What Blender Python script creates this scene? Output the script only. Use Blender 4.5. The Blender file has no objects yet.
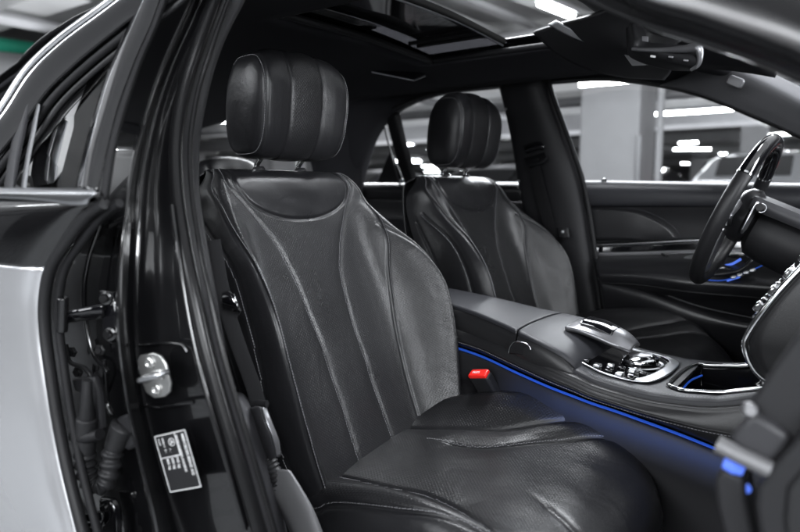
import bpy, bmesh, math, random
import numpy as np
from mathutils import Vector, Matrix
random.seed(7)
rng = np.random.default_rng(5)
sc = bpy.context.scene
COL = sc.collection

# ------------------------------------------------------------------ camera
F_PX, TH, PT = 650.0, math.radians(36.4), math.radians(6.63)
CAM = np.array([1.03, -1.384, 1.044])
cam_d = bpy.data.cameras.new('camera'); cam = bpy.data.objects.new('camera', cam_d); COL.objects.link(cam)
cam_d.sensor_width = 36.0; cam_d.lens = 36.0 * F_PX / 800.0
cam_d.clip_start = 0.02; cam_d.clip_end = 400
cam.location = CAM; cam.rotation_euler = (math.pi/2 - PT, 0, TH)
cam_d.dof.use_dof = True; cam_d.dof.focus_distance = 1.32; cam_d.dof.aperture_fstop = 2.8
sc.camera = cam

# ------------------------------------------------------------------ world and exposure
w = bpy.data.worlds.new('World'); sc.world = w; w.use_nodes = True
w.node_tree.nodes['Background'].inputs[0].default_value = (0.55, 0.6, 0.7, 1)
w.node_tree.nodes['Background'].inputs[1].default_value = 0.03
sc.view_settings.view_transform = 'Standard'; sc.view_settings.look = 'None'
sc.view_settings.exposure = 0.0; sc.view_settings.gamma = 1.0

# ------------------------------------------------------------------ lights (area lights without fixtures, added around the cabin and garage)
def area(name, loc, target, sx, sy, power, col=(0.93, 0.96, 1.0), spread=180):
    l = bpy.data.lights.new(name, 'AREA'); l.shape = 'RECTANGLE'; l.size = sx; l.size_y = sy
    l.energy = power; l.color = col; l.spread = math.radians(spread)
    o = bpy.data.objects.new(name, l); COL.objects.link(o); o.location = loc
    o.rotation_euler = (Vector(target) - Vector(loc)).to_track_quat('-Z', 'Y').to_euler()
    return o
area('fill_key', (2.5, -2.6, 2.0), (0.1, -0.3, 0.9), 1.3, 0.5, 80)  # added key light, set low to reach the headrest under the roof
area('fill_side', (-0.9, -3.2, 2.2), (0.1, -0.6, 0.8), 2.4, 0.4, 60)  # soft light from the near side, no fixture behind it
area('fill_front', (3.6, 0.3, 1.9), (0.2, 0.0, 0.9), 0.6, 2.2, 165)  # light from beyond the windscreen, no fixture behind it
area('fill_far', (-1.2, 3.1, 2.3), (0.3, -0.3, 0.6), 4.4, 0.8, 230)  # added outside the far windows to give the cushion sheen
area('fill_roof', (0.12, 0.62, 2.7), (0.36, -0.2, 0.8), 1.5, 0.5, 150)  # added above the sunroof opening to put highlights on the cushion
area('fill_behind', (0.7, -3.5, 1.25), (0.2, -0.45, 0.8), 2.2, 0.9, 58)  # added low behind the camera to brighten the near bolster
area('fill_bay', (-1.0, 5.8, 2.35), (-2.0, 9.5, 1.0), 6.0, 0.6, 34)  # added to brighten the wide pale column
area('fill_row', (-3.0, 14.0, 1.9), (-3.0, 14.01, 5.0), 24.0, 8.0, 820)  # added, faces up to brighten the ceiling over the far rows
area('fill_bay_rear', (-6.5, -1.0, 1.9), (-7.5, -1.2, 5.0), 5.0, 6.0, 140)  # added, faces up to brighten the ceiling behind the car
area('fill_bay_roof', (0.2, 1.5, 2.0), (0.2, 1.51, 5.0), 5.0, 5.0, 160)  # added, faces up to brighten the ceiling above the sunroof

# ------------------------------------------------------------------ pixel of the 800 px frame -> point on a plane of the car
R_ = np.array([math.cos(TH), math.sin(TH), 0]); H_ = np.array([-math.sin(TH), math.cos(TH), 0]); Z_ = np.array([0, 0, 1.0])
FW_ = H_*math.cos(PT) - Z_*math.sin(PT); U_ = H_*math.sin(PT) + Z_*math.cos(PT)
def at(x, y, Y=None, X=None, Z=None):
    d = FW_*F_PX + R_*(x-400) - U_*(y-266)
    if Y is not None: t = (Y-CAM[1])/d[1]
    elif X is not None: t = (X-CAM[0])/d[0]
    else: t = (Z-CAM[2])/d[2]
    return CAM + d*t
def ats(pts, Y=None, X=None, Z=None):
    return [at(p[0], p[1], *( (p[2],) if len(p) > 2 else (Y,) )) if Z is None and X is None else at(p[0], p[1], X=X, Z=Z) for p in pts]

# ------------------------------------------------------------------ materials
MAT = {}
def mat(name, col, rough=0.5, metal=0.0, coat=0.0, spec=0.5, emit=None, estr=0.0, noise=0.0, nscale=40.0, bump=0.0, bscale=200.0, trans=0.0, ior=1.45, aniso=0.0, rvar=0.0):
    m = bpy.data.materials.new(name); m.use_nodes = True; nt = m.node_tree; b = nt.nodes['Principled BSDF']
    b.inputs['Base Color'].default_value = (*col, 1); b.inputs['Roughness'].default_value = rough
    b.inputs['Metallic'].default_value = metal; b.inputs['Coat Weight'].default_value = coat
    b.inputs['Coat Roughness'].default_value = 0.03
    b.inputs['Specular IOR Level'].default_value = spec; b.inputs['IOR'].default_value = ior
    b.inputs['Transmission Weight'].default_value = trans
    if emit: b.inputs['Emission Color'].default_value = (*emit, 1); b.inputs['Emission Strength'].default_value = estr
    tc = nt.nodes.new('ShaderNodeTexCoord')
    if noise > 0:
        n = nt.nodes.new('ShaderNodeTexNoise'); n.inputs['Scale'].default_value = nscale; n.inputs['Detail'].default_value = 5
        nt.links.new(tc.outputs['Object'], n.inputs['Vector'])
        mx = nt.nodes.new('ShaderNodeMix'); mx.data_type = 'RGBA'
        mx.inputs[6].default_value = tuple(c*(1-noise) for c in col) + (1,)
        mx.inputs[7].default_value = tuple(min(1, c*(1+noise)) for c in col) + (1,)
        nt.links.new(n.outputs['Fac'], mx.inputs[0]); nt.links.new(mx.outputs[2], b.inputs['Base Color'])
    if rvar > 0:
        n3 = nt.nodes.new('ShaderNodeTexNoise'); n3.inputs['Scale'].default_value = 9; n3.inputs['Detail'].default_value = 6
        nt.links.new(tc.outputs['Object'], n3.inputs['Vector'])
        mr = nt.nodes.new('ShaderNodeMapRange'); mr.inputs[1].default_value = .3; mr.inputs[2].default_value = .7
        mr.inputs[3].default_value = max(0, rough-rvar); mr.inputs[4].default_value = rough+rvar
        nt.links.new(n3.outputs['Fac'], mr.inputs[0]); nt.links.new(mr.outputs[0], b.inputs['Roughness'])
    if bump > 0:
        n2 = nt.nodes.new('ShaderNodeTexNoise'); n2.inputs['Scale'].default_value = bscale; n2.inputs['Detail'].default_value = 3
        nt.links.new(tc.outputs['Object'], n2.inputs['Vector'])
        bp = nt.nodes.new('ShaderNodeBump'); bp.inputs['Strength'].default_value = bump; bp.inputs['Distance'].default_value = 0.001
        nt.links.new(n2.outputs['Fac'], bp.inputs['Height']); nt.links.new(bp.outputs['Normal'], b.inputs['Normal'])
    MAT[name] = m; return m

def leather_mat(name, col, rough):
    """black leather: pebble grain, soft creases, and fine perforation where the 'perf' attribute says so"""
    m = mat(name, col, rough); nt = m.node_tree; b = nt.nodes['Principled BSDF']; L = nt.links; N = nt.nodes.new
    b.inputs['Specular IOR Level'].default_value = 0.45
    tc = N('ShaderNodeTexCoord'); uv = N('ShaderNodeUVMap'); uv.uv_map = 'UVMap'
    # grain
    v = N('ShaderNodeTexVoronoi'); v.inputs['Scale'].default_value = 620; L.new(tc.outputs['Object'], v.inputs['Vector'])
    b1 = N('ShaderNodeBump'); b1.inputs['Strength'].default_value = 0.28; b1.inputs['Distance'].default_value = 0.0006
    L.new(v.outputs['Distance'], b1.inputs['Height'])
    # creases
    n = N('ShaderNodeTexNoise'); n.inputs['Scale'].default_value = 16; n.inputs['Detail'].default_value = 6; n.inputs['Distortion'].default_value = .6
    L.new(tc.outputs['Object'], n.inputs['Vector'])
    b2 = N('ShaderNodeBump'); b2.inputs['Strength'].default_value = 0.35; b2.inputs['Distance'].default_value = 0.006
    L.new(n.outputs['Fac'], b2.inputs['Height']); L.new(b1.outputs['Normal'], b2.inputs['Normal'])
    # perforation: staggered dots on a metric uv
    pitch = 0.0052
    mp = N('ShaderNodeMapping'); mp.inputs['Rotation'].default_value = (0, 0, math.radians(45)); s = 1/pitch
    mp.inputs['Scale'].default_value = (s, s, s); L.new(uv.outputs['UV'], mp.inputs['Vector'])
    fr = N('ShaderNodeVectorMath'); fr.operation = 'FRACTION'; L.new(mp.outputs['Vector'], fr.inputs[0])
    sb = N('ShaderNodeVectorMath'); sb.operation = 'SUBTRACT'; sb.inputs[1].default_value = (.5, .5, 0); L.new(fr.outputs[0], sb.inputs[0])
    sp = N('ShaderNodeSeparateXYZ'); L.new(sb.outputs[0], sp.inputs[0])
    cb = N('ShaderNodeCombineXYZ'); L.new(sp.outputs[0], cb.inputs[0]); L.new(sp.outputs[1], cb.inputs[1])
    ln = N('ShaderNodeVectorMath'); ln.operation = 'LENGTH'; L.new(cb.outputs[0], ln.inputs[0])
    mr = N('ShaderNodeMapRange'); mr.inputs[1].default_value = .20; mr.inputs[2].default_value = .34; mr.inputs[3].default_value = 1; mr.inputs[4].default_value = 0
    L.new(ln.outputs['Value'], mr.inputs[0])
    at_ = N('ShaderNodeAttribute'); at_.attribute_name = 'perf'
    mu = N('ShaderNodeMath'); mu.operation = 'MULTIPLY'; L.new(mr.outputs[0], mu.inputs[0]); L.new(at_.outputs['Fac'], mu.inputs[1])
    b3 = N('ShaderNodeBump'); b3.inputs['Strength'].default_value = 0.32; b3.inputs['Distance'].default_value = 0.001; b3.invert = True
    L.new(mu.outputs[0], b3.inputs['Height']); L.new(b2.outputs['Normal'], b3.inputs['Normal']); L.new(b3.outputs['Normal'], b.inputs['Normal'])
    n4 = N('ShaderNodeTexNoise'); n4.inputs['Scale'].default_value = 6; n4.inputs['Detail'].default_value = 5; L.new(tc.outputs['Object'], n4.inputs['Vector'])
    mr2 = N('ShaderNodeMapRange'); mr2.inputs[1].default_value = .3; mr2.inputs[2].default_value = .7; mr2.inputs[3].default_value = rough-.07; mr2.inputs[4].default_value = rough+.07
    L.new(n4.outputs['Fac'], mr2.inputs[0]); L.new(mr2.outputs[0], b.inputs['Roughness'])
    mx = N('ShaderNodeMix'); mx.data_type = 'RGBA'; mx.inputs[6].default_value = (*col, 1); mx.inputs[7].default_value = (.012, .012, .012, 1)
    L.new(mu.outputs[0], mx.inputs[0]); L.new(mx.outputs[2], b.inputs['Base Color'])
    return m

leather_mat('leather', (0.0115, 0.0115, 0.0128), 0.33)
mat('leather_plain', (0.0115, 0.0115, 0.0128), 0.31, bump=.25, bscale=500)
mat('leather_grey', (0.020, 0.0205, 0.024), 0.46, spec=.4, bump=.25, bscale=500)
mat('wheel_leather', (0.010, 0.010, 0.011), 0.45, spec=.35, bump=.25, bscale=500)
mat('console_leather', (0.012, 0.012, 0.013), 0.38, bump=.25, bscale=500)
mat('plastic', (0.016, 0.016, 0.0175), 0.5, spec=.28, bump=.15, bscale=700)
mat('plastic_dark', (0.008, 0.008, 0.009), 0.5, spec=.3)
mat('plastic_grey', (0.032, 0.032, 0.035), 0.42, spec=.35, bump=.2, bscale=600)
mat('silver_plastic', (0.22, 0.22, 0.23), 0.30, metal=.7)
mat('bracket_grey', (0.16, 0.16, 0.165), 0.38, metal=.4)
mat('matte_black', (0.006, 0.006, 0.006), 0.95, spec=.05)
mat('headliner', (0.020, 0.020, 0.023), 0.9, spec=.2, bump=.3, bscale=900)
mat('pillar_cloth', (0.075, 0.075, 0.08), 0.85, bump=.3, bscale=900)
mat('carpet', (0.014, 0.014, 0.016), 0.95, noise=.5, nscale=400, bump=1, bscale=900)
mat('paint', (0.0035, 0.0035, 0.004), 0.22, coat=1.0, rvar=.05)
mat('paint_rail', (0.004, 0.004, 0.0045), 0.24, coat=.2, rvar=.05)
mat('paint_pale_reflection', (0.58, 0.585, 0.60), 0.20, metal=.65, coat=.6, rvar=.05)  # bright reflection in the black door put into the base colour
mat('rubber', (0.015, 0.015, 0.016), 0.42, spec=.3)
mat('seal_rubber', (0.007, 0.007, 0.0075), 0.27, spec=.35)
mat('rubber_soft', (0.012, 0.012, 0.013), 0.55, spec=.2)
mat('chrome', (0.78, 0.79, 0.80), 0.10, metal=1, rvar=.03)
mat('chrome_satin', (0.62, 0.63, 0.65), 0.28, metal=1)
mat('steel', (0.50, 0.50, 0.49), 0.34, metal=1, rvar=.08)
mat('gloss_black', (0.004, 0.004, 0.005), 0.06, coat=1)
mat('thread', (0.20, 0.20, 0.21), 0.75)
mat('belt_web', (0.012, 0.012, 0.013), 0.8, spec=.2, noise=.3, nscale=900, bump=.6, bscale=1200)
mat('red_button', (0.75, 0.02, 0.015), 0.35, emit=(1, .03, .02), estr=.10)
mat('blue_glow', (0.01, 0.04, 0.3), 0.5, emit=(0.03, 0.15, 0.8), estr=.30)
mat('blue_lamp', (0.05, 0.1, 0.5), 0.5, emit=(0.12, 0.25, 1.0), estr=.7)
mat('white_print', (0.7, 0.7, 0.7), 0.6)
mat('sticker', (0.008, 0.008, 0.009), 0.35)
mat('tube_lamp', (0.9, 0.9, 0.9), 0.5, emit=(0.93, 0.97, 1.0), estr=40)
mat('concrete', (0.36, 0.36, 0.36), 0.85, noise=.22, nscale=2.5, bump=.3, bscale=30)
mat('concrete_dark', (0.15, 0.15, 0.155), 0.9, noise=.35, nscale=1.6, bump=.3, bscale=30)
mat('column_paint', (0.55, 0.55, 0.56), 0.7, noise=.08, nscale=4)
mat('floor_epoxy', (0.24, 0.245, 0.25), 0.28, noise=.12, nscale=1.2, rvar=.08)
mat('duct_metal', (0.42, 0.42, 0.43), 0.45, metal=.6, noise=.15, nscale=3)
mat('green_pipe', (0.01, 0.16, 0.10), 0.45)
mat('glass_tint', (0.02, 0.02, 0.022), 0.03, coat=1)
mat('car_white', (0.55, 0.56, 0.58), 0.25, coat=1); mat('car_black', (0.008, 0.008, 0.009), 0.22, coat=1)
mat('car_grey', (0.10, 0.10, 0.11), 0.28, metal=.4, coat=1); mat('car_red', (0.30, 0.008, 0.01), 0.25, coat=1)
mat('tail_red', (0.5, 0.01, 0.01), 0.2, emit=(1, .02, .02), estr=.5)
mat('lamp_clear', (0.7, 0.7, 0.72), 0.08, metal=.9)
mat('white_line', (0.7, 0.7, 0.7), 0.6)
def glass():
    m = bpy.data.materials.new('window_glass'); m.use_nodes = True; nt = m.node_tree; nt.nodes.clear()
    o = nt.nodes.new('ShaderNodeOutputMaterial'); t = nt.nodes.new('ShaderNodeBsdfTransparent'); g = nt.nodes.new('ShaderNodeBsdfGlossy')
    t.inputs[0].default_value = (.92, .93, .94, 1); g.inputs['Roughness'].default_value = .02
    fz = nt.nodes.new('ShaderNodeFresnel'); fz.inputs[0].default_value = 1.35; mx = nt.nodes.new('ShaderNodeMixShader')
    nt.links.new(fz.outputs[0], mx.inputs[0]); nt.links.new(t.outputs[0], mx.inputs[1]); nt.links.new(g.outputs[0], mx.inputs[2]); nt.links.new(mx.outputs[0], o.inputs[0])
    MAT['glass'] = m
glass()

# ------------------------------------------------------------------ geometry helpers
def cr1(P, n):
    P = np.asarray(P, float); m = len(P)
    if m == 2: return P[0] + (P[1]-P[0])*np.linspace(0, 1, n).reshape((-1,)+(1,)*(P.ndim-1))
    t = np.linspace(0, m-1, n); i = np.clip(t.astype(int), 0, m-2); f = (t-i).reshape((-1,)+(1,)*(P.ndim-1))
    Q = np.concatenate([[2*P[0]-P[1]], P, [2*P[-1]-P[-2]]])
    a, b, c, d = Q[i], Q[i+1], Q[i+2], Q[i+3]
    return .5*((2*b)+(-a+c)*f+(2*a-5*b+4*c-d)*f*f+(-a+3*b-3*c+d)*f**3)
def g_grid(G, closeu=False, closev=False):
    nr, nc = G.shape[:2]; f = []
    for i in range(nr if closev else nr-1):
        for j in range(nc if closeu else nc-1):
            i2 = (i+1) % nr; j2 = (j+1) % nc
            f.append((i*nc+j, i*nc+j2, i2*nc+j2, i2*nc+j))
    return G.reshape(-1, 3), f
def g_loft(rows, nu=24, nv=24, **k):
    """rows: curves (lists of points); smooth along and across"""
    R = np.array([cr1(r, nu) for r in rows]); return g_grid(cr1(R, nv), **k)
def frames(P):
    T = np.gradient(P, axis=0); T /= np.linalg.norm(T, axis=1)[:, None]+1e-12
    u = np.cross(T[0], [0, 0, 1.0])
    if np.linalg.norm(u) < .1: u = np.cross(T[0], [0, 1.0, 0])
    u /= np.linalg.norm(u); US = []
    for t in T:
        u = u - t*np.dot(u, t); u /= np.linalg.norm(u); US.append(u.copy())
    US = np.array(US); return T, US, np.cross(T, US)
def g_tube(pts, r, n=None, seg=12, smooth=True, rb=None, cap=True, up=None):
    P = cr1(pts, n or max(2, len(pts)*5)) if smooth else np.asarray(pts, float)
    T, A, B = frames(P)
    if up is not None:
        up = np.asarray(up, float); B = up - T*(T@up)[:, None]; B /= np.linalg.norm(B, axis=1)[:, None]; A = np.cross(B, T)
    r = np.atleast_1d(np.asarray(r, float)); r = np.interp(np.linspace(0, 1, len(P)), np.linspace(0, 1, len(r)), r)
    rb_ = r if rb is None else np.interp(np.linspace(0, 1, len(P)), np.linspace(0, 1, len(np.atleast_1d(rb))), np.atleast_1d(rb))
    th = np.linspace(0, 2*np.pi, seg, endpoint=False)
    G = P[:, None] + A[:, None]*(np.cos(th)[None, :, None]*r[:, None, None]) + B[:, None]*(np.sin(th)[None, :, None]*rb_[:, None, None])
    v, f = g_grid(G, closeu=True)
    if cap:
        m = len(P); f = f + [tuple(range(seg))[::-1], tuple((m-1)*seg+k for k in range(seg))]
    return v, f
def g_box(c, s, rot=None):
    c = np.array(c, float); s = np.array(s, float)/2
    v = np.array([[x, y, z] for x in (-1, 1) for y in (-1, 1) for z in (-1, 1)])*s
    if rot is not None: v = v @ np.array(rot).T
    return v+c, [(0, 1, 3, 2), (4, 6, 7, 5), (0, 4, 5, 1), (2, 3, 7, 6), (0, 2, 6, 4), (1, 5, 7, 3)]
def rotm(ax, deg): return np.array(Matrix.Rotation(math.radians(deg), 3, ax))
def g_prism(poly, vec):
    p = np.asarray(poly, float); n = len(p); v = np.concatenate([p, p+np.asarray(vec, float)])
    return v, [tuple(range(n))[::-1], tuple(range(n, 2*n))] + [(i, (i+1) % n, n+(i+1) % n, n+i) for i in range(n)]
def g_lathe(prof, o, ax, seg=32, up=(0, 0, 1)):
    ax = np.array(ax, float); ax /= np.linalg.norm(ax); u = np.cross(ax, up)
    if np.linalg.norm(u) < .05: u = np.cross(ax, (1, 0, 0))
    u /= np.linalg.norm(u); v_ = np.cross(ax, u); th = np.linspace(0, 2*np.pi, seg, endpoint=False)
    G = np.array([[np.array(o)+ax*h+r*(u*math.cos(t)+v_*math.sin(t)) for t in th] for r, h in prof])
    v, f = g_grid(G, closeu=True); return v, f
def rrect(w, h, r, n=5):
    P = []
    for cx, cy, a0 in ((w/2-r, h/2-r, 0), (-w/2+r, h/2-r, 90), (-w/2+r, -h/2+r, 180), (w/2-r, -h/2+r, 270)):
        for k in range(n+1):
            a = math.radians(a0+90*k/n); P.append((cx+r*math.cos(a), cy+r*math.sin(a)))
    return P
def obj(name, geos, m, parent=None, bevel=0, smooth=True, solid=0, seg=2, sub=0, auto=40):
    if isinstance(geos, tuple): geos = [geos]
    V = []; Fc = []; n = 0
    for v, f in geos:
        v = np.asarray(v, float); V.append(v); Fc += [tuple(int(i)+n for i in q) for q in f]; n += len(v)
    me = bpy.data.meshes.new(name); me.from_pydata(np.concatenate(V).tolist(), [], Fc); me.validate()
    bm = bmesh.new(); bm.from_mesh(me); bmesh.ops.recalc_face_normals(bm, faces=bm.faces); bm.to_mesh(me); bm.free()
    if smooth:
        me.polygons.foreach_set('use_smooth', [True]*len(me.polygons))
        if auto: me.set_sharp_from_angle(angle=math.radians(auto))
    me.materials.append(MAT[m] if isinstance(m, str) else m)
    o = bpy.data.objects.new(name, me); COL.objects.link(o)
    if parent is not None: o.parent = parent; o.matrix_parent_inverse = Matrix.Identity(4); o.location = -world_loc(parent)
    if sub: s = o.modifiers.new('s', 'SUBSURF'); s.levels = s.render_levels = sub
    if solid: s = o.modifiers.new('t', 'SOLIDIFY'); s.thickness = abs(solid); s.offset = -1 if solid > 0 else 1
    if bevel: b = o.modifiers.new('b', 'BEVEL'); b.width = bevel; b.segments = seg; b.limit_method = 'ANGLE'; b.angle_limit = math.radians(35)
    return o
def world_loc(o):
    l = Vector((0, 0, 0))
    while o is not None: l = l + o.location; o = o.parent
    return l
def thing(name, label, cat, loc=(0, 0, 0), group=None):
    o = bpy.data.objects.new(name, None); COL.objects.link(o); o.empty_display_size = .1
    o.location = loc; o['label'] = label; o['category'] = cat
    if group: o['group'] = group
    return o
def tag(o, label, cat, group=None):
    o['label'] = label; o['category'] = cat
    if group: o['group'] = group
    return o
def copy_tree(o, parent=None):
    c = o.copy(); COL.objects.link(c)
    if parent is not None: c.parent = parent
    for ch in o.children: copy_tree(ch, c)
    return c
def structure(o): o['kind'] = 'structure'; return o
# ================================================================== garage (the setting)
def sheet(name, pts, m):
    me = bpy.data.meshes.new(name); me.from_pydata(pts, [], [(0, 1, 2, 3)]); me.materials.append(MAT[m])
    o = bpy.data.objects.new(name, me); COL.objects.link(o); return structure(o)
sheet('floor', [(-60, -30, 0), (60, -30, 0), (60, 70, 0), (-60, 70, 0)], 'floor_epoxy')
CEIL = 3.0
sheet('ceiling', [(-60, -30, CEIL), (-60, 70, CEIL), (60, 70, CEIL), (60, -30, CEIL)], 'concrete')
for nm, p in (('wall_far', [(-60, 69, 0), (60, 69, 0), (60, 69, 3), (-60, 69, 3)]), ('wall_rear', [(-59, -30, 0), (-59, 70, 0), (-59, 70, 3), (-59, -30, 3)]),
              ('wall_front', [(59, -30, 0), (59, 70, 0), (59, 70, 3), (59, -30, 3)]), ('wall_near', [(-60, -29, 0), (60, -29, 0), (60, -29, 3), (-60, -29, 3)])):
    sheet(nm, p, 'concrete_dark')
def gcolumn(x, y, label, sx=.85, sy=.8):
    t = thing('concrete_column', label, 'column', (x, y, 0), 'painted columns of the garage')
    obj('shaft', g_box((x, y, 1.5), (sx, sy, 2.996)), 'column_paint', t, bevel=.03)
    obj('edge_guard', [g_box((x+sx/2+.01, y-sy/2-.01, .9), (.07, .07, 1.8))], 'duct_metal', t, bevel=.01)
    return t
gcolumn(-2.15, 8.3, 'wide pale grey painted column seen through the front side window')
cpos = [(-9.5, 8.3), (6.2, 8.3), (-2.0, 20), (7, 20), (-11, 20), (-20, 8.3), (-20, 20), (15, 20), (-6, 32), (4, 32), (-17, 32), (-28, 20), (-9.5, -6), (-20, -6), (-28, 8.3), (14, 34)]
col0 = None
for k, (x, y) in enumerate(cpos):
    lab = 'pale painted column among the blurred rows of parked cars'
    if col0 is None: col0 = gcolumn(x, y, lab, .7, .7); c0 = Vector((x, y, 0))
    else:
        c = copy_tree(col0); c.location = (x, y, 0)
# ceiling beams
for k, y in enumerate((-4.2, 1.6, 6.0, 11.5, 16.5, 23, 31, 42)):
    structure(obj('ceiling_beam', g_box((0, y, CEIL-.16), (118, .35, .318)), 'concrete', bevel=.01))
# pipes and ducts
def pipe(name, pts, r, m, label, cat='pipe', grp=None): return tag(obj(name, g_tube(pts, r, seg=14, smooth=False), m), label, cat, grp)
pipe('drain_pipe', [(-30, 5.0, 2.62), (30, 5.0, 2.62)], .08, 'duct_metal', 'grey pipe along the ceiling in front of the wide pale column', grp='ceiling pipes')
pipe('drain_pipe', [(-30, 9.6, 2.55), (30, 9.6, 2.55)], .10, 'duct_metal', 'thick grey pipe along the ceiling behind the wide pale column', grp='ceiling pipes')
pipe('sprinkler_pipe', [(-5.5, -3, 2.6), (-5.5, 40, 2.6)], .06, 'duct_metal', 'thin grey pipe crossing under the ceiling beams', grp='ceiling pipes')
pipe('conduit_pipe', [(-1.45, 7.9, 0), (-1.45, 7.9, 2.98)], .05, 'column_paint', 'pale upright pipe beside the wide pale column', grp='ceiling pipes')
pipe('fire_main', [at(-200,30,X=-6.0), at(-20,42,X=-6.2), at(62,52,X=-6.4)], .07, 'green_pipe', 'green pipe hanging under the ceiling above the open rear door')
t = thing('air_duct', 'flat grey metal air duct hanging above the open rear door', 'duct', (-8.0, -3, 2.5))
obj('duct_body', g_box((-8.2, -3.2, 2.52), (1.3, 14, .42), rotm('Z', -6)), 'duct_metal', t, bevel=.01)
for k in range(7): obj('duct_flange', g_box((-8.2+.0*k-(-3.2-(-9+2*k))*-.105, -9+2*k, 2.52), (1.38, .05, .5), rotm('Z', -6)), 'duct_metal', t)
for k in range(6):
    y = -9+2.7*k
    obj('hanger_strap', g_box((-8.2+(y+3.2)*.105, y, 2.85), (1.1, .06, .02), rotm('Z', 24)), 'steel', t)
t = thing('air_duct', 'long pale air duct under the ceiling seen through the far windows', 'duct', (0, 13.8, 2.6))
obj('duct_body', g_box((0, 13.8, 2.6), (50, 1.0, .38)), 'duct_metal', t, bevel=.01)
for k in range(16): obj('duct_flange', g_box((-22+3*k, 13.8, 2.6), (.05, 1.08, .46)), 'steel', t)
for k in range(6):
    x = -1.6-.55*k
    tag(obj('cable_tray', [g_box((x, 5.3, 2.82), (.10 if k % 2 else .22, 6.4, .05), rotm('Z', 4*k-8))], 'duct_metal' if k % 2 else 'concrete'), ['narrow', 'wide'][k % 2]+' cable tray under the ceiling above the sunroof, '+['first', 'second', 'third', 'fourth', 'fifth', 'sixth'][k]+' from the windscreen', 'cable tray', 'cable trays')
# fluorescent lamps
def lamp(x, y, z, ln, ang, label):
    t = thing('ceiling_lamp', label, 'lamp', (x, y, z), 'fluorescent lamps under the garage ceiling')
    Rm = rotm('Z', ang); o = np.array([x, y, z])
    obj('housing', g_box(o+[0, 0, .045], (ln+.06, .14, .05), Rm), 'duct_metal', t, bevel=.008)
    obj('tube', g_tube([o-Rm@np.array([ln/2, 0, 0]), o+Rm@np.array([ln/2, 0, 0])], .03, smooth=False, seg=10), 'tube_lamp', t)
    return t
def tube_at(x0, y0, x1, y1, z, label):
    a = at(x0, y0, Z=z); b = at(x1, y1, Z=z); d = b-a
    return lamp((a[0]+b[0])/2, (a[1]+b[1])/2, z, max(.6, float(np.linalg.norm(d))), math.degrees(math.atan2(d[1], d[0])), label)
tube_at(584, 84, 628, 80, 2.28, 'bright tube lamp at the top of the front side window, above the wide pale column')
tube_at(656, 114, 733, 109, 2.42, 'long bright tube lamp to the right of the wide pale column')
tube_at(749, 137, 805, 132, 2.6, 'bright tube lamp above the steering wheel rim')
tube_at(540, 3, 572, 16, 2.7, 'tube lamp seen slanting through the sunroof opening')
L0 = None; far_lamps = []
for yy in (14.5, 19, 24, 30, 37, 45, 54): far_lamps += [(xx+(yy*7 % 3), yy) for xx in np.arange(-34, 20, 4.2)]
far_lamps += [(-7.5, -1.5), (-12, -2), (-12, 3), (-17, -1), (-17, 5), (-24, 0), (-24, 6), (-6, 4.5), (-12, 9.5), (-17, 11), (-24, 13)]
for k, (x, y) in enumerate(far_lamps):
    if L0 is None: L0 = lamp(x, y, 2.62, 1.25, 0, 'one of many small tube lamps glowing far back in the garage')
    else: c = copy_tree(L0); c.location = (x, y, 2.62+.1*((k*37) % 5-2)); c.rotation_euler = (0, 0, math.radians(((k*53) % 4)*28)); c.scale = (.4 if k % 3 else 1, 1, 1)
for x, y in ((2.6, -3.2), (-1.4, -4.2), (-4, -2.6), (0.2, 3.4), (4.2, .6)):
    c = copy_tree(L0); c.location = (x, y, 2.72); c['label'] = 'tube lamp over the parking bay of the open black car'
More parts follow.
